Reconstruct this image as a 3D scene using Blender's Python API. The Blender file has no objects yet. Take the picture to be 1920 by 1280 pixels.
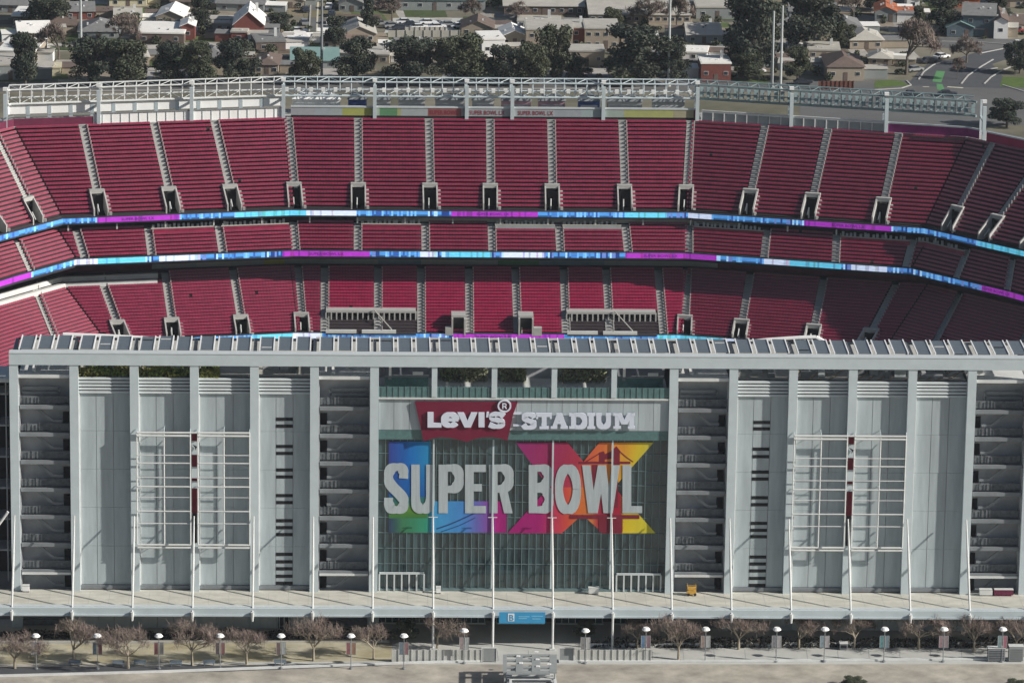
import bpy, math, random
from mathutils import Vector, Matrix
R = math.radians
random.seed(7)
sc = bpy.context.scene
col = sc.collection

# ------------------------------------------------------------------ camera
F = 8900.0                     # focal length in photo pixels (1920 wide)
TH, PSI, RHO = R(15), R(1.9), R(.82)
CAM = Vector((-25.114, -697.992, 233.206))
fw = Vector((math.sin(PSI)*math.cos(TH), math.cos(PSI)*math.cos(TH), -math.sin(TH)))
rt = Vector((math.cos(PSI), -math.sin(PSI), 0)); up = rt.cross(fw)
rt2 = math.cos(RHO)*rt + math.sin(RHO)*up; up2 = -math.sin(RHO)*rt + math.cos(RHO)*up
cd = bpy.data.cameras.new('camera'); cam = bpy.data.objects.new('camera', cd); col.objects.link(cam)
cd.sensor_width = 36; cd.lens = F/1920*36; cd.clip_start = 1; cd.clip_end = 6000
cam.matrix_world = Matrix.Translation(CAM) @ Matrix((rt2, up2, -fw)).transposed().to_4x4()
sc.camera = cam

# ------------------------------------------------------------------ light
SUN_EL, SUN_A = R(27), R(17)          # elevation; angle out of the facade plane
to_sun = Vector((math.cos(SUN_EL)*math.cos(SUN_A), -math.cos(SUN_EL)*math.sin(SUN_A), math.sin(SUN_EL)))
w = bpy.data.worlds.new('World'); sc.world = w; w.use_nodes = True
nt = w.node_tree; bg = nt.nodes['Background']; sky = nt.nodes.new('ShaderNodeTexSky')
sky.sky_type = 'NISHITA'; sky.sun_disc = False; sky.sun_elevation = SUN_EL
sky.sun_rotation = math.atan2(to_sun.x, to_sun.y)
nt.links.new(sky.outputs[0], bg.inputs[0]); bg.inputs[1].default_value = .055
sd = bpy.data.lights.new('sun', 'SUN'); sd.energy = 5; sd.angle = R(.8); sd.color = (1, .95, .87)
so = bpy.data.objects.new('sun', sd); col.objects.link(so); so.location = (300, -200, 300)
so.rotation_euler = to_sun.to_track_quat('Z', 'Y').to_euler()
sc.view_settings.view_transform = 'Standard'; sc.view_settings.look = 'None'
sc.view_settings.exposure = .28; sc.view_settings.gamma = 1

# ------------------------------------------------------------------ helpers
def at(px, py, axis, val):
    """point of the place seen at photo pixel px,py lying on the plane axis = val"""
    d = fw + rt2*((px-960)/F) + up2*((640-py)/F)
    return CAM + d*((val-CAM[axis])/d[axis])
def gx(px, py): return at(px, py, 2, 0)
def X(k): return (k-8.5)*9.14

class MB:
    def __init__(s): s.v = []; s.f = []; s.c = []
    def quad(s, a, b, c, d, col=None):
        n = len(s.v); s.v += [tuple(a), tuple(b), tuple(c), tuple(d)]; s.f.append((n, n+1, n+2, n+3)); s.c.append(col)
    def poly(s, pts, col=None):
        n = len(s.v); s.v += [tuple(p) for p in pts]; s.f.append(tuple(range(n, n+len(pts)))); s.c.append(col)
    def box(s, x0, x1, y0, y1, z0, z1, M=None, col=None):
        n = len(s.v); P = [(x0,y0,z0),(x1,y0,z0),(x1,y1,z0),(x0,y1,z0),(x0,y0,z1),(x1,y0,z1),(x1,y1,z1),(x0,y1,z1)]
        if M is not None: P = [tuple(M @ Vector(p)) for p in P]
        s.v += P
        for f in ((0,3,2,1),(4,5,6,7),(0,1,5,4),(1,2,6,5),(2,3,7,6),(3,0,4,7)): s.f.append(tuple(n+i for i in f)); s.c.append(col)
    def bar(s, a, b, r, n=6, r2=None, col=None):
        a = Vector(a); b = Vector(b); d = (b-a)
        if d.length < 1e-6: return
        d.normalize(); u = d.orthogonal().normalized(); v = d.cross(u); r2 = r if r2 is None else r2
        k = len(s.v)
        for p, q in ((a, r), (b, r2)):
            for i in range(n):
                t = 2*math.pi*(i+.5)/n; s.v.append(tuple(p + u*(q*math.cos(t)) + v*(q*math.sin(t))))
        for i in range(n):
            j = (i+1) % n; s.f.append((k+i, k+j, k+n+j, k+n+i)); s.c.append(col)
        s.f.append(tuple(k+n-1-i for i in range(n))); s.c.append(col)
        s.f.append(tuple(k+n+i for i in range(n))); s.c.append(col)
    def prism(s, pts, axis_vec, col=None):
        """pts: planar outline, extruded by axis_vec"""
        n = len(pts); k = len(s.v); A = Vector(axis_vec)
        s.v += [tuple(p) for p in pts] + [tuple(Vector(p)+A) for p in pts]
        s.f.append(tuple(range(k, k+n))); s.c.append(col)
        s.f.append(tuple(k+2*n-1-i for i in range(n))); s.c.append(col)
        for i in range(n):
            j = (i+1) % n; s.f.append((k+i, k+n+i, k+n+j, k+j)); s.c.append(col)
    def mesh(s, name, mat, smooth=False):
        m = bpy.data.meshes.new(name); m.from_pydata(s.v, [], s.f); m.materials.append(mat)
        if any(c is not None for c in s.c):
            ca = m.color_attributes.new('Col', 'FLOAT_COLOR', 'CORNER')
            buf = []
            for f, c in zip(s.f, s.c):
                c = c or (1, 1, 1)
                for _ in f: buf += [c[0], c[1], c[2], 1]
            ca.data.foreach_set('color', buf)
        if smooth: m.polygons.foreach_set('use_smooth', [True]*len(m.polygons))
        m.update(); return m
    def build(s, name, mat, parent=None, label=None, smooth=False, **kw):
        o = bpy.data.objects.new(name, s.mesh(name, mat, smooth)); col.objects.link(o)
        if parent: o.parent = parent
        if label: o['label'] = label
        for k, v in kw.items(): o[k] = v
        return o
def tag(o, label=None, cat=None, group=None, kind=None):
    if label: o['label'] = label
    if cat: o['category'] = cat
    if group: o['group'] = group
    if kind: o['kind'] = kind
    return o
def empty(name, loc, label, cat, group=None, rz=0):
    o = bpy.data.objects.new(name, None); col.objects.link(o); o.location = loc; o.rotation_euler = (0, 0, rz)
    return tag(o, label, cat, group)
def copy_tree(o, parent=None):
    c = o.copy(); col.objects.link(c); c.parent = parent
    for ch in [x for x in bpy.data.objects if x.parent == o]: copy_tree(ch, c)
    return c
def attach(o, parent):          # world-space mesh under a located root
    o.parent = parent; o.matrix_parent_inverse = parent.matrix_world.inverted() if False else Matrix.Translation(-parent.location)
    return o

# ------------------------------------------------------------------ materials
def mat(name, rgb, rough=.8, var=.12, scale=.6, metal=0, spec=.3, vc=False, emit=0, streak=None, bump=0, rgb2=None):
    m = bpy.data.materials.new(name); m.use_nodes = True; t = m.node_tree; b = t.nodes['Principled BSDF']
    b.inputs['Roughness'].default_value = rough; b.inputs['Metallic'].default_value = metal
    b.inputs['Specular IOR Level'].default_value = spec
    tc = t.nodes.new('ShaderNodeTexCoord'); mp = t.nodes.new('ShaderNodeMapping'); t.links.new(tc.outputs['Object'], mp.inputs[0])
    if streak: mp.inputs['Scale'].default_value = streak
    n = t.nodes.new('ShaderNodeTexNoise'); n.inputs['Scale'].default_value = scale; n.inputs['Detail'].default_value = 8
    n.inputs['Roughness'].default_value = .65; t.links.new(mp.outputs[0], n.inputs[0])
    r = t.nodes.new('ShaderNodeMapRange'); t.links.new(n.outputs['Fac'], r.inputs[0])
    r.inputs[1].default_value = .28; r.inputs[2].default_value = .72; r.inputs[3].default_value = 1-var; r.inputs[4].default_value = 1+var
    mx = t.nodes.new('ShaderNodeMix'); mx.data_type = 'RGBA'; mx.blend_type = 'MULTIPLY'; mx.inputs[0].default_value = 1
    if vc:
        a = t.nodes.new('ShaderNodeVertexColor'); a.layer_name = 'Col'; src = a.outputs[0]; t.links.new(src, mx.inputs[6])
    elif rgb2:
        n2 = t.nodes.new('ShaderNodeTexNoise'); n2.inputs['Scale'].default_value = scale*.35; n2.inputs['Detail'].default_value = 4; t.links.new(tc.outputs['Object'], n2.inputs[0])
        rr = t.nodes.new('ShaderNodeValToRGB'); rr.color_ramp.elements[0].position = .4; rr.color_ramp.elements[1].position = .6
        rr.color_ramp.elements[0].color = (*rgb, 1); rr.color_ramp.elements[1].color = (*rgb2, 1)
        t.links.new(n2.outputs['Fac'], rr.inputs[0]); t.links.new(rr.outputs[0], mx.inputs[6])
    else: mx.inputs[6].default_value = (*rgb, 1)
    t.links.new(r.outputs[0], mx.inputs[7]); t.links.new(mx.outputs[2], b.inputs['Base Color'])
    if emit:
        t.links.new(mx.outputs[2], b.inputs['Emission Color']); b.inputs['Emission Strength'].default_value = emit
    if bump:
        bp = t.nodes.new('ShaderNodeBump'); bp.inputs['Strength'].default_value = bump; t.links.new(n.outputs['Fac'], bp.inputs['Height']); t.links.new(bp.outputs[0], b.inputs['Normal'])
    return m
M = dict(
 steel=mat('painted steel', (.49,.555,.58), .6, .07, .5),
 panel=mat('metal cladding', (.37,.42,.44), .6, .19, .55, streak=(1.4,1,.16)),
 louver=mat('louver metal', (.52,.56,.57), .55, .08, .8),
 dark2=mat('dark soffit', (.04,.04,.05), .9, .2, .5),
 dark=mat('dark interior', (.40,.41,.43), .9, .2, .5),
 stair=mat('stair concrete', (.20,.215,.23), .9, .15, .6),
 mesh=mat('mesh rail', (.13,.14,.15), .8, .5, 2.2),
 black=mat('black void', (.012,.012,.014), .9, .1),
 glass=mat('curtain glass', (.036,.066,.072), .08, .7, .35, spec=.8, streak=(1,1,.35)),
 teal=mat('green glass rail', (.085,.17,.17), .2, .25, 1.2, spec=.6),
 mull=mat('mullion', (.135,.195,.205), .5, .1, 1),
 white=mat('white paint', (.78,.78,.77), .6, .06, .5),
 offwhite=mat('weathered white', (.60,.61,.60), .7, .12, .5),
 conc=mat('concrete', (.43,.42,.38), .9, .14, .35),
 conc2=mat('aisle concrete', (.40,.395,.38), .9, .12, .8),
 deck=mat('deck concrete', (.50,.49,.43), .9, .2, .3, streak=(1,2.2,1)),
 terr=mat('shade-dark terrace', (.04,.03,.035), .95, .15, .8),  # near black: shade between the seat rows is put into this colour
 seat=mat('seat plastic', (.245,.0165,.055), .36, .32, .9, spec=.8),
 seatc=mat('club seat plastic', (.31,.012,.060), .36, .28, .9, spec=.6),
 solar=mat('solar cell', (.11,.13,.15), .35, .14, .5, spec=.5),
 darkred=mat('dark red banner', (.13,.01,.022), .7, .1),
 signred=mat('sign red', (.155,.010,.035), .5, .07, .5),
 letter=mat('letter face', (.62,.66,.76), .6, .05, .5),
 film=mat('printed film', (1,1,1), .6, .10, .8, vc=True, streak=(1,1,.3)),
 filmw=mat('pale film lettering', (.39,.44,.46), .6, .16, .7, streak=(3,1,.25)),
 led=mat('led board', (1,1,1), .5, .22, 1.5, vc=True, emit=.62, streak=(.8,.8,3)),
 vcol=mat('printed colours', (1,1,1), .7, .1, 1, vc=True),
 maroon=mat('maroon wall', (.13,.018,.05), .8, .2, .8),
 field=mat('turf', (.06,.13,.03), .9, .2, .1),
 leaf=mat('leaf', (.062,.074,.048), .85, .45, .35, spec=.15, rgb2=(.10,.108,.066)),
 leafd=mat('dark leaf', (.046,.056,.046), .85, .5, .35, spec=.15, rgb2=(.078,.088,.062)),
 leafy=mat('hedge leaf', (.14,.20,.04), .8, .5, .8, spec=.2, rgb2=(.32,.30,.08)),
 twig=mat('twig', (.21,.16,.14), .9, .35, .8, rgb2=(.18,.15,.125)),
 bark=mat('bark', (.13,.11,.095), .9, .3, 1),
 barkl=mat('pale bark', (.30,.26,.20), .9, .3, 1),
 asph=mat('asphalt', (.075,.08,.088), .95, .15, .3),
 asph2=mat('worn asphalt', (.125,.125,.125), .95, .2, .06),
 pave=mat('paving', (.47,.475,.45), .9, .12, .3),
 mulch=mat('mulch', (.35,.31,.20), .95, .25, .4, rgb2=(.44,.41,.31)),
 dirt=mat('dry ground', (.33,.30,.26), .95, .35, .25, rgb2=(.42,.39,.33)),
 suburb=mat('suburb ground', (.13,.125,.085), .95, .3, .08, rgb2=(.20,.18,.14)),
 lawn=mat('lawn', (.085,.135,.03), .95, .25, .5),
 sunlit=mat('sage hedge', (.22,.25,.13), .8, .5, .8, spec=.2, rgb2=(.34,.34,.22)),  # sunlight on the terrace hedges is put into this paler leaf colour
 hedge=mat('dark planting', (.035,.035,.03), .95, .5, .8, rgb2=(.07,.06,.045)),
 greenlane=mat('green bike lane', (.10,.27,.11), .9, .1, .5),
 tile=mat('brown shingle', (.14,.105,.09), .9, .2, .8),
 grroof=mat('grey shingle', (.19,.19,.19), .9, .2, .8),
 ltroof=mat('pale gravel roof', (.42,.40,.36), .9, .14, .4),
 whroof=mat('white membrane roof', (.80,.78,.74), .8, .08, .3),
 tealroof=mat('teal metal roof', (.19,.30,.29), .6, .08, .3),
 orroof=mat('orange tile roof', (.36,.115,.055), .8, .18, .8),
 bluewall=mat('slate blue wall', (.08,.115,.14), .8, .1),
 tan=mat('tan stucco', (.34,.29,.23), .9, .1, .5),
 brick=mat('brick red wall', (.17,.055,.045), .9, .2, 1),
 creamw=mat('cream stucco', (.58,.53,.38), .9, .1, .5),
 greyw=mat('grey wall', (.26,.28,.28), .9, .1, .5),
 win=mat('window glass', (.03,.035,.045), .15, .2, 1, spec=.6),
 wood=mat('brown fence wood', (.15,.06,.045), .9, .2, 1.5),
 pole=mat('galvanised pole', (.42,.45,.45), .6, .06, .5),
 lampw=mat('white lamp lens', (.9,.9,.88), .4, .02, .5),
 carw=mat('white car paint', (.8,.8,.8), .3, .03, .5, spec=.6),
 card=mat('dark car paint', (.03,.035,.05), .3, .05, .5, spec=.6),
 carg=mat('grey car paint', (.25,.26,.27), .3, .05, .5, spec=.6),
 carr=mat('red car paint', (.35,.03,.04), .3, .05, .5, spec=.6),
 rubber=mat('rubber', (.02,.02,.02), .9, .1),
 sblue=mat('blue sign', (.045,.30,.55), .6, .05, .5),
 yellow=mat('yellow machine', (.55,.32,.06), .6, .1, .5),
 steelblue=mat('truss steel', (.20,.275,.285), .6, .1, .5),
 bench=mat('bench steel', (.16,.20,.24), .6, .1, 1),
 ad=mat('ad wall', (.34,.37,.37), .7, .12, .5),
)

# ------------------------------------------------------------------ ground
def sheet(name, pts, m, z, kind='structure', th=None):
    b = MB(); b.poly([(p[0], p[1], z) for p in pts]); o = b.build(name, m); o['kind'] = kind; return o
sheet('ground', [(-3000,-800),(3000,-800),(3000,4000),(-3000,4000)], M['suburb'], -.05)
G = lambda *pp: [gx(*p)[:2] for p in pp]
# plaza side (in front of the tower)
sheet('dry_ground', [(-200,-120),(200,-120),(200,-14),(-200,-14)], M['dirt'], -.04)
sheet('plaza', [(-200,-30),(200,-30),(200,0),(-200,0)][0:0] or [(-200,-19),(200,-14.2),(200,4),(-200,4)], M['pave'], -.03)
sheet('planting_bed', G((-200,1245),(735,1238),(735,1203),(-200,1208)), M['mulch'], -.012)
sheet('service_road', G((-200,1272),(0,1267),(420,1258),(735,1246),(735,1240),(420,1247),(0,1249),(-200,1252)), M['asph'], -.008)
b = MB()
kp = [(-200,1276),(0,1269),(300,1261),(600,1250),(905,1240)]; kq = [(1048,1242),(1400,1241),(1700,1238),(1850,1237),(2100,1235)]
for L in (kp, kq):
    for a, c in zip(L, L[1:]):
        A = gx(*a); C_ = gx(*c); d = Vector((0, .55, 0))
        b.prism([A, C_, C_+d, A+d], (0, 0, .28))
o = b.build('kerb', M['offwhite']); o['kind'] = 'structure'
sheet('field', [(-52,73),(52,73),(52,127),(-52,127)], M['field'], -.02)
# low retaining wall right of the entrance and dark hedge in front of the building
b = MB(); 
for a, c in zip([(1100,1213),(1920,1209)], [(1920,1209),(2100,1208)]):
    A = gx(*a); C_ = gx(*c); b.prism([A, C_, C_+Vector((0,.4,0)), A+Vector((0,.4,0))], (0,0,.55))
tag(b.build('retaining_wall', M['offwhite']), 'long low white wall along the planting right of the entrance', 'wall')
b = MB(); A = gx(-100,1206); C_ = gx(730,1204); b.prism([A, C_, C_+Vector((0,.35,0)), A+Vector((0,.35,0))], (0,0,.35))
tag(b.build('planter_edge', M['conc']), 'low concrete edge behind the tan planting bed on the left', 'planter edge')

# ------------------------------------------------------------------ suite tower
tower = empty('suite_tower', (0,0,0), 'long pale grey stadium tower with framed bays, glass lobby and open stairwells', 'building')
T = tower
ZB, ZT = 42.2, 44.0            # crown beam
def zf(py, px=976): return at(px, py, 1, 0)[2]
GL = range(7, 11)               # slim posts of the lobby
for k in range(18):
    b = MB(); x = X(k)
    if k in GL:
        b.box(x-.42, x+.42, -.75, .15, 37.4, ZB, ); b.box(x-.13, x+.13, -.1, .0, 6.6, 30.5)
        b.build('column', M['steel'], T)
    else:
        b.box(x-.66, x+.66, -.8, .4, 6.15, ZB); b.box(x-.85, x+.85, -.1, 1.2, 0, 6.0); b.build('column', M['steel'], T)
b = MB(); b.box(X(0)-.66, X(17)+.66, -.92, .5, ZB+.003, ZT); b.build('crown_beam', M['steel'], T)
b = MB(); b.box(X(0)-.66, X(17)+.66, -.98, .75, ZT+.003, ZT+.14); b.build('crown_flashing', M['louver'], T)
def bay(k, m=0): return X(k)+.66+m, X(k+1)-.66-m
ZL = 5.0
def panel_bay(k, slots=None):
    x0, x1 = bay(k)
    p = MB(); n = 3; wd = (x1-x0)/n
    zs = [6.9, 13.1, 19.3, 25.4, 31.5, 37.45]
    for i in range(n):
        for j in range(len(zs)-1):
            j0, j1 = zs[j], zs[j+1]
            dy = random.uniform(0, .035)
            p.box(x0+i*wd+.035, x0+(i+1)*wd-.035, .42-dy, .6, j0+.015, j1-.015)
    pp = p.build('wall_panel', M['panel'], T)
    s = MB(); s.box(x0, x1, .6, .7, 6.3, 37.5); s.build('panel_joint', M['dark'], T)
    s = MB(); s.box(x0, x1, .1, .42, 6.25, 6.85); s.build('base_trim', M['stair'], T)
    s = MB(); s.box(x0, x0+.16, .05, .41, 6.9, 37.4); s.build('lit_edge_strip', M['offwhite'], T)  # pale strip added to stand for sunlight on the bay's left edge
    lv = MB()
    for i in range(5):
        z = 37.55+i*.53
        lv.prism([(x0, .05, z), (x1, .05, z), (x1, .12, z+.30), (x0, .12, z+.30)], (0, .30, .03))
    lv.build('louver', M['louver'], T)
    s = MB(); s.box(x0, x1, .62, .7, 37.5, 40.1); s.build('louver_backing', M['black'], T)
    if slots:
        xc0, xc1 = x0+wd+.03, x0+2*wd-.03
        for py in slots:
            z = at((480+590)/2 if k < 8 else 1425, py, 1, .4)[2]
            q = MB(); q.box(xc0, xc1, .36, .41, z-.30, z+.22); q.build('vent_slot', M['black'], pp)
SL = [785,798,836,849,880,893,928,941,975,988,1001,1038,1052,1065,1079,1092]
SR = [791,803,841,855,884,897,932,945,980,993,1005,1043,1056,1069,1083,1096]
for k in (1, 2, 3, 13, 14, 15): panel_bay(k)
panel_bay(4, SL); panel_bay(12, SR)
FL = [35.3, 30.95, 26.55, 22.15, 17.8, 13.35, 9.05]
def stair_bay(k, sgn):
    x0, x1 = bay(k, .02); D = 2.5
    wl = MB(); wl.box(x0, x1, D, D+.2, 0, 40); wl.box(x0-.0, x0+.1, .45, D, 0, 40); wl.box(x1-.1, x1, .45, D, 0, 40)
    wl.build('stairwell_wall', M['dark'], T)
    s = MB(); s.box(x0, x1, -.2, 9, 40.02, 40.36); s.build('roof_slab', M['offwhite'], T)
    s = MB(); s.box(x0, x1, -.32, -.2, 40.0, 40.5); s.build('roof_edge', M['offwhite'], T)
    xm = lambda f: x0+(x1-x0)*(f if sgn > 0 else 1-f)
    for i, z in enumerate(FL + [4.3]):
        ff = MB(); ff.box(x0+.15, x1-.15, .0, .35, z-.30, z+.28)
        ff.box(x0+.15, x1-.15, .35, D, z-.3, z-.05); fo = ff.build('floor_beam', M['stair'], T)
        if i == len(FL)-1: q = MB(); q.box(x0+.15, x1-.15, -.12, -.01, z-.46, z-.1); q.build('beam_nosing', M['offwhite'], fo)
        r = MB()
        r.box(x0+.2, x1-.2, .72, .76, z+.42, z+1.55)
        for a in range(14):
            xx = x0+.3+(x1-x0-.6)*(a+random.uniform(-.25,.25))/13; r.box(xx-.05, xx+.05, .62, .71, z+.42, z+random.uniform(1.3,1.8))
        r.build('mesh_rail', M['mesh'], fo)
        f = MB(); zt = z-.5; y = 1.0
        # half flight parapet seen under each floor
        f.prism([(xm(.30), y, zt), (xm(.34), y, zt+.35), (xm(.66), y, zt-1.75), (xm(.84), y, zt-1.75), (xm(.84), y, zt-2.15), (xm(.63), y, zt-2.15)], (0, .25, 0))
        
        f.build('stair_flight', M['stair'], fo)
        q = MB(); q.box(min(xm(.84), xm(.97)), max(xm(.84), xm(.97)), 2.3, 2.49, z-3.2, z-1.4); q.build('doorway', M['black'], fo)
    tp = MB(); y = 1.6
    for zz in (37.9, 37.1): tp.box(min(xm(.06), xm(.78)), max(xm(.06), xm(.78)), y, y+.3, zz-.22, zz+.22)
    tp.box(min(xm(.76), xm(.81)), max(xm(.76), xm(.81)), y, y+.3, 35.8, 38.0)
    tp.build('top_flight', M['stair'], T)
    g = MB(); g.box(x0, x1, 1, 1.2, 0, 1.0); g.build('ground_rail', M['mesh'], T)
for k, s in ((0, 1), (5, -1), (11, 1), (16, -1)): stair_bay(k, s)
# lobby glass, bays 6..10
x0, x1 = X(6)+.66, X(11)-.66
b = MB()
nx = 40; xs = [x0+(x1-x0)*i/nx for i in range(nx+1)]; zs = [6.6, 10.5, 15.5, 20.5, 25.5, 30.55]
for i in range(nx):
    for j in range(5): b.quad((xs[i], .3+random.uniform(-.01,.01), zs[j]), (xs[i+1], .3, zs[j]), (xs[i+1], .3, zs[j+1]), (xs[i], .3+random.uniform(-.01,.01), zs[j+1]))
gw = b.build('lobby_glazing', M['glass'], T)
b = MB()
for i in range(nx+1):
    if any(abs(xs[i]-X(k)) < .35 for k in GL): continue
    b.box(xs[i]-.045, xs[i]+.045, .14, .31, 6.6, 30.55)
for z in zs[:-1] + [13, 18, 23.2, 28.2]: b.box(x0, x1, .17, .28, z-.04, z+.04)
b.build('mullion', M['mull'], T)
b = MB(); b.box(x0, x1, -.35, .25, 30.6, 32.1); b.build('glass_header', M['teal'], T); b = MB(); b.box(x0, x1, -.1, .3, 6.2, 6.55); b.build('glass_sill', M['mull'], T)
b = MB()
n = 19; wd = (x1-x0)/n
for i in range(n): b.box(x0+i*wd+.03, x0+(i+1)*wd-.03, -.4, .2, 32.13, 37.05)
b.build('sign_wall', M['panel'], T)
b = MB(); b.box(x0, x1, -.3, .3, 32.1, 37.0); b.build('sign_wall_joint', M['stair'], T)
b = MB(); b.box(x0, x1, -.75, 11, 37.06, 37.3); b.build('terrace_floor', M['offwhite'], T)
for k in range(6, 11):
    a0 = X(k)+(.66 if k == 6 else .42); a1 = X(k+1)-(.66 if k == 10 else .42)
    b = MB(); b.box(a0, a1, -.55, -.5, 37.32, 39.0); b.build('glass_rail', M['teal'], T)
    b = MB()
    for j in range(9): xx = a0+(a1-a0)*(j+.5)/9; b.box(xx-.04, xx+.04, -.62, -.555, 37.32, 38.9+random.uniform(0,.2))
    b.build('rail_post', M['mull'], T)
b = MB(); b.box(x0, x1, 11, 11.2, 37.3, 42); b.build('terrace_wall', M['dark'], T)
for a, c in ((X(6)+1.6, X(7)-.9), (X(10)+.9, X(11)-1.4)):
    b = MB(); b.box(a, c, 3, 7.5, 37.3, 39.55); kk = b.build('glass_kiosk', M['teal'], T)
    b = MB(); b.box(a-.1, c+.1, 2.9, 7.6, 39.56, 39.8); b.box(a+.5, a+1.0, 2.7, 2.85, 39.2, 41); b.box(c-2.2, c-.7, 2.7, 2.85, 39.8, 40.3); b.build('kiosk_roof', M['stair'], kk)
    b = MB(); b.box(c-2.4, c-.8, 2.5, 2.68, 40.0, 40.5); b.box(a+.6, a+1, 2.4, 2.68, 39.9, 41.2); b.build('white_cabinet', M['white'], kk)
# entrance door banks at deck level
for a, c in ((X(6)+.95, X(7)-1.3), (X(10)+1.0, X(11)-1.3)):
    b = MB(); n = 6
    b.box(a, c, -.25, .05, 8.9, 9.2)
    for i in range(n+1): xx = a+(c-a)*i/n; b.box(xx-.12, xx+.12, -.25, .05, 6.25, 8.9)
    b.build('door_frame', M['louver'], T)
# roofs behind the crown beam
b = MB(); b.box(X(1)-.4, X(5)-.7, .75, 24, 39.3, 39.8); b.box(X(12)+.7, X(16)-.7, .75, 24, 39.3, 39.8); b.box(X(0), X(0)+8, 9.1, 24, 39.3, 40); b.box(X(16)+1, X(17), 9.1, 24, 39.3, 40)
b.box(X(5), X(12), 11.3, 24, 39.0, 40.2)
b.build('roof_deck', M['conc'], T)
b = MB(); b.box(X(0), X(17), 23, 24, 0, 39.2); b.box(X(0)-.5, X(0), .5, 24, 0, 39.2); b.box(X(17), X(17)+.5, .5, 24, 0, 39.2); b.build('rear_wall', M['stair'], T)
b = MB()
for x_, y_ in ((X(0)+2.6, 2),(X(5)+2.6, 1.5),(X(5)+5, 5),(X(11)+1, 4),(X(11)+2.6, 2)):
    b = MB(); b.box(x_, x_+.55, y_, y_+5, 40.4, 40.75); b.build('roof_pipe', M['white'], T)
b = MB(); b.box(X(11)+.3, X(11)+2.2, 6, 6.4, 40.4, 41.0); b.build('roof_cabinet', M['white'], T)
b = MB(); b.bar((X(16)+.9, 3, 40.4), (X(16)+.9, 6, 40.4), 1.35, 16); b.build('roof_tank', M['white'], T)
# machinery / decking on right hand roofs
b = MB()
for k in (4, 12, 13, 14, 15):
    a, c = bay(k)
    for j in range(9):
        xx = random.uniform(a, c-1.5); yy = random.uniform(2.5, 8); b = MB(); b.box(xx, xx+random.uniform(.4,1.8), yy, yy+random.uniform(.4,1.2), 39.82, 39.9+random.uniform(.3,1.3)); b.build('roof_plant', random.choice((M['stair'], M['louver'], M['dark'])), T)
b = MB()
for k in (13, 14, 15):
    a, c = bay(k)
    for j in range(5):
        xx = a+j*1.6; b.box(xx, xx+.35, 1.2, 9, 39.82, 39.95, Matrix.Translation((xx,5,0)) @ Matrix.Rotation(R(-25),4,'Z') @ Matrix.Translation((-xx,-5,0)))
b.build('roof_decking', M['tan'], T)
# lower storey behind the deck
b = MB()
for k in range(17):
    a, c = X(k)+.86, X(k+1)-.86
    if k in (0, 5, 11, 16) or 6 <= k <= 10: continue
    for i in range(3): wd = (c-a)/3; b = MB(); b.box(a+i*wd+.03, a+(i+1)*wd-.03, -.3, -.1, .1, 4.9); b.build('ground_wall', M['louver'], T)
b = MB()
for k in range(6, 11):
    a, c = X(k)+.86, X(k+1)-.86
    b.box(a, c, 3.2, 3.4, 0, 5.8)
b.build('ground_glazing', M['glass'], T)
b = MB()
for k in range(6, 11):
    a, c = X(k)+.9, X(k+1)-.9
    for i in range(8): xx = a+(c-a)*i/7; b.box(xx-.06, xx+.06, 3.0, 3.2, 0, 4.6)
    b.box(a, c, 3.0, 3.2, 4.0, 4.2); b.box(a, c, -.4, -.2, .95, 1.1)
b.build('ground_mullion', M['louver'], T)
b = MB(); a, c = X(4)+.86, X(5)-.86; wd = (c-a)/3; b.box(a+wd+.3, a+2*wd-.3, -.42, -.32, .1, 4.3)
d_ = b.build('ground_door', M['black'], T); q = MB()
for f in (0, .5, 1): xx = a+wd+.5+(wd-1)*f; q.box(xx-.08, xx+.08, -.5, -.43, .1, 3.4)
q.box(a+wd+.5, a+2*wd-.5, -.5, -.43, 3.401, 3.55); q.build('door_frame', M['louver'], d_)
# podium deck
DY = -9.0
b = MB(); b.box(X(0)-60, X(17)+60, DY, -.02, 5.75, 6.18)
b.build('deck_slab', M['deck'], T)
b = MB(); b.box(X(0)-60, X(17)+60, DY-.02, DY+1.0, 6.2, 6.42); b.build('deck_upstand', M['louver'], T)
b = MB(); b.box(X(0)-60, X(17)+60, DY-.42, DY-.03, 5.15, 6.3); b.box(X(0)-60, X(17)+60, DY-.6, DY-.43, 5.05, 5.3); b.build('edge_beam', M['steel'], T)
b = MB()
for k in range(-4, 60): xx = X(0)-10+k*3.05; b.box(xx-.03, xx+.03, DY+1.02, -.9, 6.181, 6.186)
b.build('deck_joint', M['conc2'], T)
for k in range(18):
    b = MB(); x = X(k); b.box(x-.25, x+.25, DY-.2, .3 if k not in GL else 3.1, 5.0, 5.7); b.build('deck_bracket', M['steel'], T)
ST = 18.4
for k in range(18):
    b = MB(); x = X(k); zt, yt = ST, -1.1
    yb, zb = DY-.75, 5.3
    A = Vector((x-.1, yt, zt)); B_ = Vector((x-.1, yb, zb)); mid = (A+B_)/2
    if k in GL:
        A = Vector((x, DY-.75, 21.7)); A = Vector((x, -1.2, zt)); B_ = Vector((x, DY-.7, 5.4)); mid = (A+B_)/2
    b.bar(A, mid, .10, 8, .20); b.bar(mid, B_, .20, 8, .13)
    b.bar(B_+Vector((0,0,.5)), B_+Vector((0,-.05,-.9)), .30, 8, .16)
    if k in GL:
        b.bar(B_, (x, DY-.7, 0), .19, 8, .19); b.box(x-.45, x+.45, DY-1.1, DY-.3, 0, .25)
        b.bar((x-.7, -1.1, zt), (x+.7, -1.1, zt), .06)
    b.build('canopy_strut', M['offwhite'], T)
# small deck furniture boxes
fur = [(735,1103,'grey bollard box at the left lobby door'),]
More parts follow.
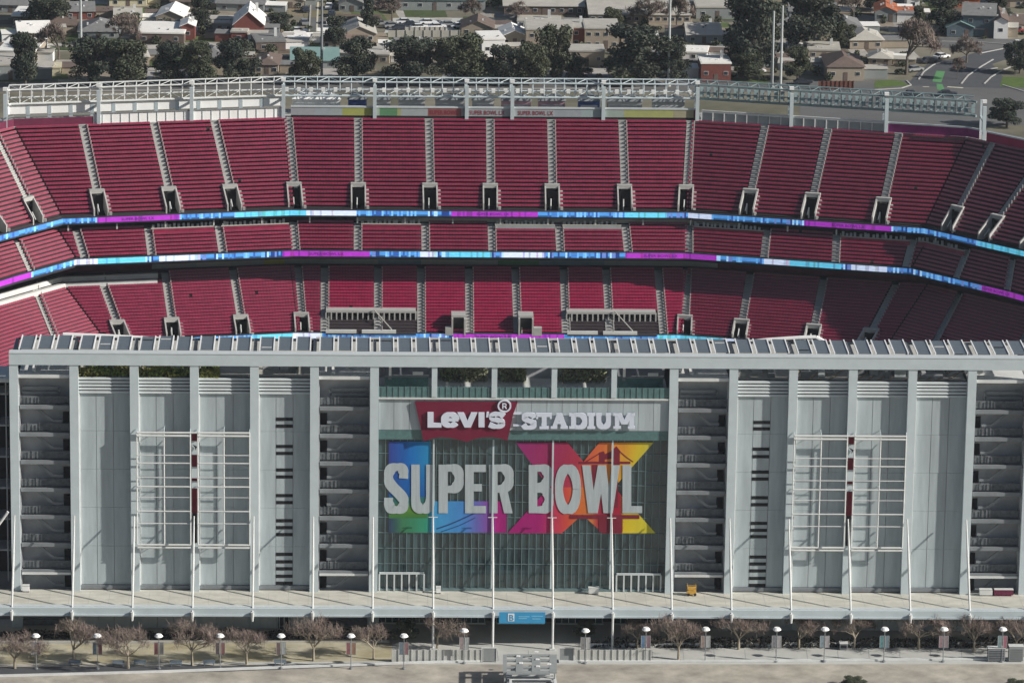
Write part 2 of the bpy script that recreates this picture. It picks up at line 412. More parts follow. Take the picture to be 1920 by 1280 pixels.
# scaffold screens
def screen(kc, xs_px, name_side):
    root = empty('banner_frame', (X(kc), -1.9, 15), f'white tubular banner frame on the {name_side} half of the facade', 'banner frame', 'tubular banner frames on the facade')
    Y = -1.2
    dx = X(kc) - X(3)
    top, bot = at(363, 811, 1, Y)[2], at(363, 1021, 1, Y)[2]
    xv = [at(p, 915, 1, Y)[0]+dx for p in (257, 308, 357, 371, 420, 468)]
    b = MB()
    for xx in xv: b.bar((xx, Y, top), (xx, Y, bot), .105)
    for a, c in ((xv[0], xv[2]), (xv[3], xv[5])):
        for z in (top, top-.5, bot, bot-.45): b.bar((a, Y-.02, z), (c, Y-.02, z), .15)
    b.bar((xv[2], Y, top), (xv[3], Y, top), .13)
    attach(b.build('frame_tube', M['offwhite']), root)
    b = MB()
    for py, r in ((853, .07), (868, .10), (895, .07), (912, .11), (932, .05), (958, .10), (981, .07)):
        z = at(363, py, 1, Y)[2]
        for a, c in ((xv[0], xv[2]), (xv[3], xv[5])): b.bar((a, Y-.04, z), (c, Y-.04, z), r)
    attach(b.build('cross_rail', M['offwhite']), root)
    b = MB()
    for xx in xv:
        for z in (top, (top+bot)/2, bot): b.bar((xx, Y, z), (xx, .4 if min(abs(xx-X(kc)), abs(xx-X(kc-1)), abs(xx-X(kc+1))) > 1 else -.9, z+.5), .06)
    attach(b.build('standoff', M['steel']), root)
    rb = MB()
    for y0, y1 in ((813,827),(853,875),(897,902),(916,962)):
        z1, z0 = at(363, y0, 1, -1.2)[2], at(363, y1, 1, -1.2)[2]; rb = MB(); rb.box(X(kc)-.42, X(kc)+.42, -1.02, -.92, z0, z1); attach(rb.build('red_strip', M['darkred']), root)
    rb = MB(); z1, z0 = at(363, 962, 1, -1.2)[2], at(363, 1018, 1, -1.2)[2]; rb.box(X(kc)-.35, X(kc)+.35, -1.02, -.92, z0, z1); attach(rb.build('dark_strip', M['black']), root); rb = MB()
    z1 = at(363, 838, 1, -1.2)[2]; rb.prism([(X(kc)-.35,-1.02,z1+.4),(X(kc)+.4,-1.02,z1),(X(kc)+.1,-1.02,z1-.6),(X(kc)+.1,-1.02,z1-.1)],(0,.1,0))
    attach(rb.build('dark_mark', M['black']), root)
screen(3, None, 'left'); screen(14, None, 'right')

# ------------------------------------------------------------------ solar canopy
root = empty('solar_canopy', (0, .8, 44.1), 'row of dark solar panels with white side rails along the tower top', 'solar canopy')
fr = MB(); 
fr.box(X(0)+.2, X(17), 8.6, 8.9, 43.6, 43.95)
for k in range(18):
    x = X(k); fr.box(x-.25, x+.25, .8, 8.6, 43.3, 43.9)
    fr.box(x-.18, x+.18, 8.2, 8.6, 39.8, 43.6)
attach(fr.build('canopy_frame', M['stair']), root)
pan0 = None
for k in range(17):
    for i in range(3):
        if k == 0 and i == 0: pass
        cx = X(k)+.50+(i+.5)*2.78-.05
        tl = random.uniform(-.06, .08)
        b = MB(); b.box(-.96, .96, .9, 8.7, 44.18, 44.26)
        p = b.build('solar_panel', M['solar'], root) if pan0 is None else None
        if pan0 is None:
            p.matrix_parent_inverse = Matrix.Translation(-root.location); pan0 = p
            q = MB()
            for s in (-1, 1): q.box(s*1.07-.09, s*1.07+.09, .85, 8.8, 44.12, 44.38)
            rl = q.build('side_rail', M['white'], p)
            q = MB()
            for yy in (3.5, 6.1): q.box(-.95, .95, yy-.02, yy+.02, 44.262, 44.27)
            q.box(-.02, .02, .9, 8.7, 44.262, 44.268); sm_ = q.build('cell_seam', M['stair'], p)
            p.location.x = cx
        else:
            p = pan0.copy(); col.objects.link(p); p.location.x = cx; p.location.z = tl
            for ch in (rl, sm_): c2 = ch.copy(); col.objects.link(c2); c2.parent = p
        if random.random() < .22:
            q = MB(); yy = random.uniform(2, 7); q.box(-.8, .7, yy, yy+.25, 44.28, 44.36); q.build('junction_rail', M['offwhite'] if random.random() < .5 else M['black'], p)
# white curved roof beams behind the canopy
for nm, pts in (('leftmost', [(118,627),(200,630),(310,636)]), ('rightmost', [(1405,641),(1440,637),(1500,633),(1530,632),(1545,640)])):
    b = MB(); P = [at(p[0], p[1], 1, 26) for p in pts]
    for a, c in zip(P, P[1:]): b.bar(a, c, .32, 6)
    for p in P: b.bar((p.x, p.y, 39), p, .2, 6)
    tag(b.build('roof_beam', M['white']), f'white curved roof beam behind the solar panels, {nm} of two', 'roof beam')

# ------------------------------------------------------------------ lettering
def catmull(pts, n=6):
    if len(pts) < 3: return pts
    P = [pts[0]]+list(pts)+[pts[-1]]; out = []
    for i in range(1, len(P)-2):
        p0, p1, p2, p3 = P[i-1:i+3]
        for j in range(n):
            t = j/n
            out.append(tuple(.5*((2*p1[k])+(-p0[k]+p2[k])*t+(2*p0[k]-5*p1[k]+4*p2[k]-p3[k])*t*t+(-p0[k]+3*p1[k]-3*p2[k]+p3[k])*t**3) for k in (0,1)))
    return out+[tuple(pts[-1])]
def stroke(pts, w, smooth=True, closed=False):
    """list of quads (2D) for a stroked path"""
    p = catmull(pts) if smooth and not closed else list(pts)
    n = len(p); L = []; Rr = []
    for i in range(n):
        a = p[(i-1) % n] if (closed or i > 0) else p[i]; c = p[(i+1) % n] if (closed or i < n-1) else p[i]
        d = Vector((c[0]-a[0], c[1]-a[1])); d.normalize(); nrm = Vector((-d.y, d.x))
        ww = w if not isinstance(w, tuple) else w[0]*abs(nrm.x)+w[1]*abs(nrm.y)
        L.append((p[i][0]+nrm.x*ww/2, p[i][1]+nrm.y*ww/2)); Rr.append((p[i][0]-nrm.x*ww/2, p[i][1]-nrm.y*ww/2))
    m = n if closed else n-1
    return [(L[i], L[(i+1) % n], Rr[(i+1) % n], Rr[i]) for i in range(m)]
def ell(cx, cy, rx, ry, a0=0, a1=360, n=28):
    return [(cx+rx*math.cos(R(a0+(a1-a0)*i/n)), cy+ry*math.sin(R(a0+(a1-a0)*i/n))) for i in range(n+1)]
def rect(x0, x1, y0, y1): return [((x0,y0),(x1,y0),(x1,y1),(x0,y1))]
def para(xa, ya, xb, yb, w): return [((xa-w/2,ya),(xa+w/2,ya),(xb+w/2,yb),(xb-w/2,yb))]
def glyph(name, comps, tf, Y, mt, parent, th=0.02, label=None):
    """comps: list of quad lists in picture units; tf -> photo px; laid on the wall plane y = Y"""
    b = MB()
    for ci, quads in enumerate(comps):
        y = Y-ci*.004
        for q in quads:
            pts = []
            for p in q:
                u = tf(p); wv = at(u[0], u[1], 1, Y); pts.append(Vector((wv.x, y, wv.z)))
            area = sum(pts[i].x*pts[(i+1) % len(pts)].z-pts[(i+1) % len(pts)].x*pts[i].z for i in range(len(pts)))
            if area < 0: pts.reverse()
            if th > .05: b.prism(pts, (0, th, 0))
            else: b.poly(pts)
    o = b.build(name, mt, parent, label)
    return o
t1 = lambda p: (700+p[0]/4.739, 740+p[1]/4.739)
t2 = lambda p: (950+p[0]/4.742, 740+p[1]/4.742)
SG = empty('stadium_sign', (0,0,0), 'stadium name sign of a red bat-wing plate and white raised letters above the lobby glass', 'sign')
plate = [(370,62),(1282,66),(1240,180),(1192,408),(1140,388),(1060,374),(960,376),(890,394),(830,417),(770,400),(680,380),(600,374),(540,381),(490,398),(448,414)]
b = MB(); pts = []
for p in plate: u = t1(p); wv = at(u[0], u[1], 1, -.8); pts.append(Vector((wv.x, -.8, wv.z)))
pts.reverse(); b.prism(pts, (0, .35, 0)); b.build('name_plate', M['signred'], SG)
YL = -1.1
E1 = [
 ('letter', [rect(482,535,155,290), rect(482,606,250,290)]),
 ('letter', [stroke(ell(683,224,58,48,30,360), (44,36), False), rect(640,756,206,236)]),
 ('letter', [para(775,157,838,290,56), para(897,157,838,290,56)]),
 ('letter', [rect(935,988,157,288)]),
 ('apostrophe', [para(1018,152,1012,200,20)]),
 ('letter', [stroke([(1160,192),(1130,172),(1085,172),(1052,190),(1065,213),(1100,224),(1135,236),(1148,258),(1120,278),(1075,280),(1030,262)], (40,36))]),
 ('registered_mark', [stroke(ell(1165,100,54,50), 14, False), rect(1145,1156,76,124), stroke([(1150,80),(1172,80),(1180,90),(1172,101),(1150,102)], 9), para(1166,100,1182,124,11)]),
]
for nm, comps in E1: glyph(nm, comps, t1, YL, M['letter'], SG, .25)
def slab(x0, x1, y, h=18): return rect(x0, x1, y-h/2, y+h/2)
E2 = [
 [stroke([(248,205),(235,185),(200,176),(165,184),(157,206),(180,224),(215,236),(243,252),(240,276),(210,290),(170,288),(148,262)], (40,32))],
 [rect(262,402,162,196), rect(312,356,196,288), slab(292,376,292,24), rect(262,280,196,214), rect(384,402,196,214)],
 [para(468,165,425,285,40), para(468,165,512,285,50), slab(392,450,290,24), slab(478,545,290,24), rect(440,500,240,258)],
 [rect(572,618,165,300), slab(556,600,178,26), slab(556,600,290,24), stroke([(610,180),(660,182),(690,205),(692,255),(665,284),(610,288)], (46,32))],
 [rect(728,776,165,300), slab(716,788,176,24), slab(716,788,291,24)],
 [stroke([(820,168),(820,235),(830,270),(862,286),(895,270),(905,235),(905,168)], (44,34)), slab(796,846,176,22), slab(882,928,176,22)],
 [rect(962,1002,165,300), rect(1092,1132,165,300), para(995,165,1045,262,48), para(1098,165,1050,262,48), slab(948,1016,290,22), slab(1078,1142,290,22), slab(948,990,176,22), slab(1108,1142,176,22)],
]
for comps in E2: glyph('letter', comps, t2, YL+.2, M['letter'], SG, .25)
b = MB(); 
for (px0, py0, px1, py1) in ((962,773,978,777),(962,795,978,799)):
    a = at(px0, py0, 1, -.6); c = at(px1, py1, 1, -.6); b.box(a.x, c.x, -.6, -.45, c.z, a.z)
b.build('letter_rail', M['letter'], SG)

EB = empty('event_banner', (0,0,0), 'huge printed event graphic with rainbow LX numerals and pale grey words on the lobby glass', 'banner')
def lin(c):
    g = sum(c)/3; c = [v*.92+g*.03 for v in c]
    return tuple(((v/255)/12.92 if v/255 < .04045 else (((v/255)+.055)/1.055)**2.4) for v in c)
def lerp3(a, c, t): t = max(0, min(1, t)); return tuple(a[i]+(c[i]-a[i])*t for i in range(3))
def ramp(v, st):
    if v <= st[0][0]: return st[0][1]
    for (a, ca), (c, cc) in zip(st, st[1:]):
        if v <= c: return lerp3(ca, cc, (v-a)/(c-a))
    return st[-1][1]
def colL(x, y):
    if y < 930:
        a = ramp(x, [(729,(52,66,150)),(770,(20,110,190)),(808,(38,140,190))]); c = ramp(y, [(900,(0,0,0)),(930,(0,0,0))])
        return lin(lerp3(a, (20,90,165), (y-870)/60))
    a = ramp(x, [(729,(45,60,95)),(755,(60,125,85)),(800,(50,150,120)),(810,(60,155,205)),(870,(70,135,205)),(905,(120,90,175)),(925,(150,60,150)),(932,(175,20,125)),(950,(150,20,110))])
    if x < 800 and y < 972: a = ramp(y, [(940,(45,110,110)),(955,(95,140,45)),(970,(60,120,60))])
    return lin(a)
def colX(x, y):
    if y < 913:
        return lin(ramp(x+(y-830)*.25, [(970,(150,38,115)),(1050,(160,40,85)),(1090,(175,48,72)),(1110,(210,90,60)),(1150,(220,130,50)),(1180,(220,160,40)),(1200,(215,190,40)),(1225,(200,195,70))]))
    return lin(ramp(x, [(955,(165,15,115)),(1010,(165,20,110)),(1045,(195,55,80)),(1060,(205,70,60)),(1085,(220,110,45)),(1110,(205,120,60)),(1124,(165,30,60)),(1164,(165,28,55)),(1168,(220,190,35)),(1230,(205,200,55))]))
YG = .11
def cell(b, x0, x1, xa, xb, y0, y1, cf):
    """trapezoid between (x0..x1 at y0) and (xa..xb at y1), split in columns"""
    n = max(1, int(max(x1-x0, xb-xa)/4))
    for i in range(n):
        u, v = i/n, (i+1)/n
        q = [(x0+(x1-x0)*u, y0), (xa+(xb-xa)*u, y1), (xa+(xb-xa)*v, y1), (x0+(x1-x0)*v, y0)]
        P = []
        for p in q: wv = at(p[0], p[1], 1, YG); P.append((wv.x, YG, wv.z))
        b.poly(P, cf(sum(p[0] for p in q)/4, (y0+y1)/2))
b = MB()
y = 827
while y < 998:
    y2 = min(y+4, 998)
    xe = 808 if y < 939 else 950
    cell(b, 729, xe, 729, xe, y, y2, colL)
    y = y2
o = b.build('numeral', M['film'], EB, 'blue, green and violet numeral L')
def LX(y): return (967+(y-829)*.74) if y < 913 else (1029-(y-913)*.90)
def RX(y): return (1224-(y-831)*.88) if y < 913 else (1152+(y-913)*.90)
b = MB(); y = 829
while y < 998.5:
    y2 = min(y+3, 999)
    if y < 865:
        nl = lambda q: 1064+(q-829)*.83; nr = lambda q: 1124-(q-829)*.83
        cell(b, LX(y), nl(y), LX(y2), nl(y2), y, y2, colX); cell(b, nr(y), RX(y), nr(y2), RX(y2), y, y2, colX)
    elif y > 963:
        nl = lambda q: 1092-(q-964)*1.1; nr = lambda q: 1092+(q-964)*1.08
        cell(b, LX(y), nl(y), LX(y2), nl(y2), y, y2, colX); cell(b, nr(y), RX(y), nr(y2), RX(y2), y, y2, colX)
    else: cell(b, LX(y), RX(y), LX(y2), RX(y2), y, y2, colX)
    y = y2
b.build('numeral', M['film'], EB, 'magenta, orange and yellow numeral X')
# bridge silhouette and lines
mred = mat('dark red film', (.17,.012,.03), .6, .08)
mnav = mat('navy film', (.015,.05,.16), .6, .08)
glyph('bridge_silhouette', [[((820,512),(862,500),(872,516),(872,600),(820,612))], [((862,530),(925,503),(976,456),(1006,492),(1006,560),(862,575))], [((950,560),(1006,560),(1006,622),(950,622))], stroke([(690,602),(760,560),(825,520)], 9), stroke([(1004,500),(1060,550),(1125,595)], 9), rect(640,1100,592,612), rect(760,820,620,1000), rect(930,990,640,1000), rect(820,1030,1075,1220), rect(560,1180,1065,1100)], t2, YG-.01, mred, EB)
glyph('cable_line', [stroke([(560,1190),(700,1140),(910,1045)], 12), stroke([(600,1215),(760,1160),(905,1090)], 8)], t1, YG-.01, mnav, EB)
YW = YG-.125
SB = [
 [stroke([(268,742),(270,690),(250,652),(210,640),(162,655),(138,700),(140,765),(170,815),(215,860),(255,905),(272,950),(258,1000),(212,1020),(160,1008),(137,960),(136,912)], (76,62))],
 [stroke([(375,618),(375,800),(377,940),(395,995),(440,1018),(485,995),(505,940),(507,800),(507,618)], (76,62))],
 [rect(580,662,618,1050), stroke([(640,650),(715,652),(757,695),(757,785),(715,832),(640,838)], (78,62))],
 [rect(815,892,618,1050), rect(880,1000,618,684), rect(880,965,790,856), rect(880,1002,985,1050)],
 [rect(1028,1104,618,1050), stroke([(1085,650),(1160,652),(1202,695),(1202,780),(1160,826),(1085,836)], (76,62)), para(1150,832,1200,1050,76)],
]
for g in SB: glyph('letter', g, t1, YW+.05, M['filmw'], EB)
SB2 = [
 [rect(196,272,622,1050), stroke([(250,652),(325,654),(366,695),(364,765),(325,806),(250,815)], (76,60)), stroke([(252,838),(335,842),(372,890),(372,965),(335,1014),(250,1020)], (76,60))],
 [stroke(ell(545,838,80,188), (70,58), False, True)],
 [para(708,624,762,1050,74), para(846,624,775,1050,70), para(846,624,898,1050,74), para(972,624,908,1050,70)],
 [rect(1030,1108,622,1050), rect(1100,1205,986,1050)],
]
for g in SB2: glyph('letter', g, t2, YW+.05, M['filmw'], EB)

def text(body, size, loc, rot, mt, parent=None, name='lettering', sx=1, off=.02, ext=0):
    cu = bpy.data.curves.new('t', 'FONT'); cu.body = body; cu.size = size; cu.offset = off*size; cu.extrude = ext; cu.align_x = 'CENTER'; cu.resolution_u = 2
    o = bpy.data.objects.new('t', cu); col.objects.link(o); dg = bpy.context.evaluated_depsgraph_get()
    m = bpy.data.meshes.new_from_object(o.evaluated_get(dg)); bpy.data.objects.remove(o)
    m.materials.clear(); m.materials.append(mt)
    o = bpy.data.objects.new(name, m); col.objects.link(o); o.location = loc; o.rotation_euler = rot; o.scale = (sx, 1, 1)
    if parent: o.parent = parent
    return o

# ------------------------------------------------------------------ stands
FP = [(-150,58),(-112,112),(-91,141.5),(-80,155.4),(-38,163.4),(36,163.4),(79,152.3),(96,134.5),(118,106),(150,60)]
def offset_path(P, off):
    out = []
    for i, p in enumerate(P):
        ns = []
        if i > 0: d = Vector((P[i][0]-P[i-1][0], P[i][1]-P[i-1][1])).normalized(); ns.append(Vector((-d.y, d.x)))
        if i < len(P)-1: d = Vector((P[i+1][0]-P[i][0], P[i+1][1]-P[i][1])).normalized(); ns.append(Vector((-d.y, d.x)))
        n = sum(ns, Vector((0,0)))/len(ns); n = n/n.length_squared
        out.append((p[0]+n.x*off, p[1]+n.y*off))
    return out
def ypath(P, x):
    for a, c in zip(P, P[1:]):
        if a[0] <= x <= c[0]: return a[1]+(c[1]-a[1])*(x-a[0])/(c[0]-a[0])
    return P[0][1] if x < P[0][0] else P[-1][1]
def run(P, xl, xr):
    return [(xl, ypath(P, xl))]+[p for p in P if xl < p[0] < xr]+[(xr, ypath(P, xr))]
def run2(Pl, Ph, xl, xr, xl2, xr2):
    A = (xl, ypath(Pl, xl)); B = (xr, ypath(Pl, xr)); A2 = (xl2, ypath(Ph, xl2)); B2 = (xr2, ypath(Ph, xr2)); lo = [A]; hi = [A2]
    for p, q in zip(Pl, Ph):
        i1 = xl+.01 < p[0] < xr-.01; i2 = xl2+.01 < q[0] < xr2-.01
        if i1 or i2:
            lo.append(p if i1 else (A if p[0] <= xl+.01 else B)); hi.append(q if i2 else (A2 if q[0] <= xl2+.01 else B2))
    return lo+[B], hi+[B2]
def inset(pts, a, c):
    """shorten a polyline by a at its start and c at its end"""
    pts = [Vector(p) for p in pts]
    d = (pts[1]-pts[0])
    if d.length > .01: pts[0] = pts[0]+d*min(.45, a/d.length)
    d = pts[-2]-pts[-1]
    if d.length > .01: pts[-1] = pts[-1]+d*min(.45, c/d.length)
    return pts
def strip(mb, lo, hi, z0, z1):
    for i in range(len(lo)-1): mb.quad((*lo[i], z0), (*lo[i+1], z0), (*hi[i+1], z1), (*hi[i], z1))
def seats(mb, pts, z, nrm_sign=1):
    """a row of folding seats along pts (facing the field)"""
    for a, c in zip(pts, pts[1:]):
        a = Vector(a); c = Vector(c); L = (c-a).length
        if L < .3: continue
        d = (c-a)/L; n = Vector((-d.y, d.x))      # n points away from the field
        k = max(1, int(L/.53)); wd = L/k
        for i in range(k):
            if random.random() < .0008: continue
            p0 = a+d*(i*wd+.02); p1 = a+d*((i+1)*wd-.02)
            j = random.uniform(-.012, .012)
            def V(p, u, h): return (p.x+n.x*(u+j), p.y+n.y*(u+j), z+h)
            mb.quad(V(p0,.40,.40), V(p1,.40,.40), V(p1,.47,.66), V(p0,.47,.66))       # tipped-up pan
            mb.quad(V(p0,.47,.66), V(p1,.47,.66), V(p1,.62,.68), V(p0,.62,.68))       # upper edge of the pan
            mb.quad(V(p0,.58,.46), V(p1,.58,.46), V(p1,.70,.80), V(p0,.70,.80))       # back
def tier(name, label, base, off0, z0, rows, tread, rise, aisles, vomits, zfun=None, aw=.72, skip=None, vom_rows=5, extra=None):
    root = empty(name, (0,0,0), label, 'grandstand')
    offs = [off0+i*tread for i in range(rows+1)]
    paths = [offset_path(base, o) for o in offs]
    zz = [z0+i*rise for i in range(rows+1)]
    def ax(k, i): a = aisles[k]; return a[0]+(a[1]-a[0])*i/rows
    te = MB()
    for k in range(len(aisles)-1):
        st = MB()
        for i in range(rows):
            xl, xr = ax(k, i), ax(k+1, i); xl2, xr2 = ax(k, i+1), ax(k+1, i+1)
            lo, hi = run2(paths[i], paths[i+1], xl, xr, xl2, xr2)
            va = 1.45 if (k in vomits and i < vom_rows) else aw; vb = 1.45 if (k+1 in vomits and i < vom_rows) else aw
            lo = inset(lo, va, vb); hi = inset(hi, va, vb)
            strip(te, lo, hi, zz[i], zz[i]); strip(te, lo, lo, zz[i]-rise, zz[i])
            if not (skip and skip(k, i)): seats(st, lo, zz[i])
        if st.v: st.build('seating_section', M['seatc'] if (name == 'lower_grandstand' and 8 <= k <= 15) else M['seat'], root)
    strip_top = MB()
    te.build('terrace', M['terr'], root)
    # aisle stairs
    for k, a in enumerate(aisles):
        if len(a) > 2: continue
        s = MB(); v0 = vom_rows if k in vomits else 0
        for i in range(v0, rows):
            p = Vector((ax(k, i), ypath(paths[i], ax(k, i)))); q = Vector((ax(k, i+1), ypath(paths[i+1], ax(k, i+1))))
            pl = Vector((ax(k, i)-.5, ypath(paths[i], ax(k, i)-.5))); d = (p-pl).normalized()
            W_ = d*(aw-.05)
            for h in range(2):
                a0 = p.lerp(q, h/2); a1 = p.lerp(q, (h+1)/2); z = zz[i]+rise*h/2+.03
                s.quad((*(a0-W_), z), (*(a0+W_), z), (*(a1+W_), z), (*(a1-W_), z))
                s.quad((*(a0-W_), z-rise/2), (*(a0+W_), z-rise/2), (*(a0+W_), z), (*(a0-W_), z))
            if i % 1 == 0:
                e0 = p+d*(aw+.12); s.box(e0.x-.10, e0.x+.10, e0.y-.1, e0.y+.25, zz[i], zz[i]+.75)
        s.build('aisle_stair', M['conc2'], root)
        if k in vomits:
            v = MB(); n = vom_rows; p = Vector((ax(k, 0), ypath(paths[0], ax(k, 0)))); q = Vector((ax(k, n), ypath(paths[n], ax(k, n))))
            pl = Vector((ax(k, 0)-1, ypath(paths[0], ax(k, 0)-1))); d = (p-pl).normalized(); up_ = q-p
            def Z(t): return z0+rise*n*t
            for sg in (-1, 1):
                o_ = d*(1.42*sg); i_ = d*(1.16*sg); f_ = d*(1.95*sg)
                P0, P1 = p+o_, q+o_; Q0, Q1 = p+i_, q+i_
                v.quad((*P0, Z(0)-.6), (*P1, Z(1)-.3), (*P1, Z(1)+.75), (*P0, Z(0)+1.0)); v.quad((*Q0, Z(0)-.9), (*Q1, Z(1)-3), (*Q1, Z(1)+.75), (*Q0, Z(0)+1.0))
                v.quad((*P0, Z(0)+1.0), (*Q0, Z(0)+1.0), (*Q1, Z(1)+.75), (*P1, Z(1)+.75)); v.quad((*P0, Z(0)-.9), (*Q0, Z(0)-.9), (*Q0, Z(0)+1.0), (*P0, Z(0)+1.0))
            for t in range(n):      # steps up the right side
                e = p.lerp(q, t/n)+d*1.47; v.box(e.x, e.x+.5, e.y-.1, e.y+.45, Z(t/n)-.2, Z(t/n)+.35)
            bq = p+up_*.93; dd = d*1.42; th = up_.normalized()*.5
            v.prism([(*(bq-dd), Z(1)+.1), (*(bq+dd), Z(1)+.1), (*(bq+dd+th*1.8), Z(1)+.1), (*(bq-dd+th*1.8), Z(1)+.1)], (0,0,.75))
            vo = v.build('vomitory', M['conc2'], root)
            w_ = MB(); g = d*1.15
            w_.quad((*(p-g), Z(0)-.55), (*(p+g), Z(0)-.55), (*(q+g), Z(0)-.55), (*(q-g), Z(0)-.55))
            w_.quad((*(q-g), Z(0)-.55), (*(q+g), Z(0)-.55), (*(q+g), Z(1)+.5), (*(q-g), Z(1)+.5))
            w_.build('doorway', M['black'], vo)
            w_ = MB(); e = p+up_*.5-d*.25; w_.box(e.x-.12, e.x+.12, e.y-.1, e.y+.1, Z(0)-.5, Z(0)+1.5); e2 = p+up_*.15-d*.3; w_.bar((*e, Z(0)+1.4), (*e2, Z(0)+.4), .09)
            w_.build('handrail', M['offwhite'], vo)
    return root, paths, zz
# upper tier
UA = [(-128,-150,1),(-105,-122),(-97,-111),(-90.3,-101.5),(-84.2,-93.3),(-73,-77.4),(-59.8,-64.2),(-48.5,-52.9),(-37.2,-39.0),(-25.5,-25.8),(-12.1,-12.4),(-.9,-.8),(10.7,10.8),(24.3,24.3),(35.5,37.3),(46.7,51.2),(58,62.9),(70.9,75.9),(82.8,92.6),(88.8,101),(95.5,110),(104,121),(130,152,1)]
up_root, UP, UZ = tier('upper_grandstand', 'uppermost bank of red seats below the lighting truss', FP, .5, 27.75, 22, .79, .60, UA, set(range(1, 22)))
# middle tier
def a2(pxb, pyb, pxt, pyt, zb=20.9, zt=24.9): return (at(pxb, pyb, 2, zb)[0], at(pxt, pyt, 2, zt)[0])
MA = [(-128,-134,1),(-97,-103)]+[a2(*q) for q in ((59,505,27,468),(158,484,135,452),(284,477,272,448),(417,473,406,437),(554,466,548,430),(670,465,670,425),(797,465,797,425),(922,467,922,427),(1049,467,1049,428),(1176,468,1174,430),(1290,470,1294,430),(1431,480,1442,440),(1564,488,1573,448),(1695,495,1717,457),(1791,520,1823,482),(1888,545,1913,513))]+[(104,109),(130,136,1)]
nM = 8
short = {4,5,7,9,10,12,14,15}
mid_root, MP, MZ = tier('middle_grandstand', 'short middle bank of red seats between two long screens', FP, -4.7, 20.75, nM, .84, .50, MA, set(), skip=lambda k, i: (i >= 6 and k in short))
# lower tier
LP = FP
LA = [(-128,-146,1),(-104,-118),(-92,-104)]+[a2(*q, 8.0, 15.6) for q in ((122,634,56,552),(234,618,180,538),(329,612,306,527),(458,608,435,516),(568,608,557,513),(608,615,608,510),(708,615,708,510),(789,615,789,510),(879,615,879,510),(969,615,966,510),(1059,615,1057,510),(1141,615,1137,512),(1242,618,1235,514),(1281,618,1290,514),(1381,618,1408,520),(1514,625,1544,525),(1611,632,1679,530),(1722,640,1801,555),(1848,655,1940,575))]+[(104,120),(130,150,1)]
boxes_k = {8, 9, 13, 14}
def skl(k, i):
    if k in (2,3,4) and i >= 18: return True
    return k in boxes_k and i < 7
low_root, LPp, LZ = tier('lower_grandstand', 'lowest visible bank of red seats above the solar panels', LP, -15.1, 7.7, 21, .84, .385, LA, {4,5,6,7,16,17,18,19}, skip=skl, vom_rows=5)
# club boxes in the lower bank
for px0, px1 in ((611, 780), (1064, 1232)):
    a = at(px0, 600, 1, 148.4); c = at(px1, 600, 1, 148.4)
    b = MB(); b.box(a.x, c.x, 147.9, 154.6, 7.5, 7.8); b.build('box_floor', M['dark2'], low_root); b = MB(); b.box(a.x, c.x, 153.6, 154.6, 7.8, 11.0); b.box(a.x, c.x, 152.2, 153.6, 10.6, 11.0)
    n = 17
    for i in range(n+1): xx = a.x+(c.x-a.x)*i/n; b.box(xx-.13, xx+.13, 152.2, 153.6, 7.8, 10.6)
    bx = b.build('club_box', M['conc2'], low_root)
    q = MB(); q.box(a.x, c.x, 153.45, 153.58, 7.8, 10.6); q.build('box_opening', M['black'], bx)
    m_ = (a.x+c.x)/2+.6
    for x_, d_ in ((m_, 3.2),): q = MB(); q.bar((x_,152.0,11.2), (x_+d_,148.6,8.4), .13, 6); q.build('box_stair', M['conc'], bx)
    for f0, f1 in ((0, .34), (.40, .78)): q = MB(); q.box(a.x+(c.x-a.x)*f0, a.x+(c.x-a.x)*f1, 147.95, 148.6, 7.81, 8.35); q.build('counter', M['offwhite'], bx)
for px0, px1, st in ((835,873,-1),(972,1016,1)):
    a = at(px0, 610, 1, 148.5); c = at(px1, 610, 1, 148.5)
    dx0, dx1 = (c.x-2.6, c.x) if st < 0 else (a.x, a.x+2.8)
    l0, l1 = (a.x, dx0-.02) if st < 0 else (dx1+.02, c.x)
    b = MB(); b.box(l0, l1, 148.0, 149.2, 7.5, 9.0); b.box(dx0, dx1, 149.2, 152.4, 7.5, 11.0); b.box(dx0, dx0+.3, 148, 149.2, 7.5, 10.6); b.box(dx1-.3, dx1, 148, 149.2, 7.5, 10.6)
    o = b.build('vomitory', M['conc2'], low_root)
    q = MB(); q.box(dx0+.34, dx1-.34, 149.05, 149.19, 7.6, 10.6); q.build('doorway', M['black'], o)
# pale platforms at the top of the lower left bank
for i in (17, 19):
    b = MB(); P0, P1 = run2(LPp[i], LPp[i+1], -103, LA[5][1]-1.2, -104, LA[5][1]-1.2)
    for j in range(len(P0)-1):
        if (Vector(P0[j])-Vector(P0[j+1])).length > .1: b.prism([(*P0[j], LZ[i]+.1), (*P0[j+1], LZ[i]+.1), (*P1[j+1], LZ[i]+.1), (*P1[j], LZ[i]+.1)], (0,0,.9))
    b.build('viewing_platform', M['offwhite'], low_root)
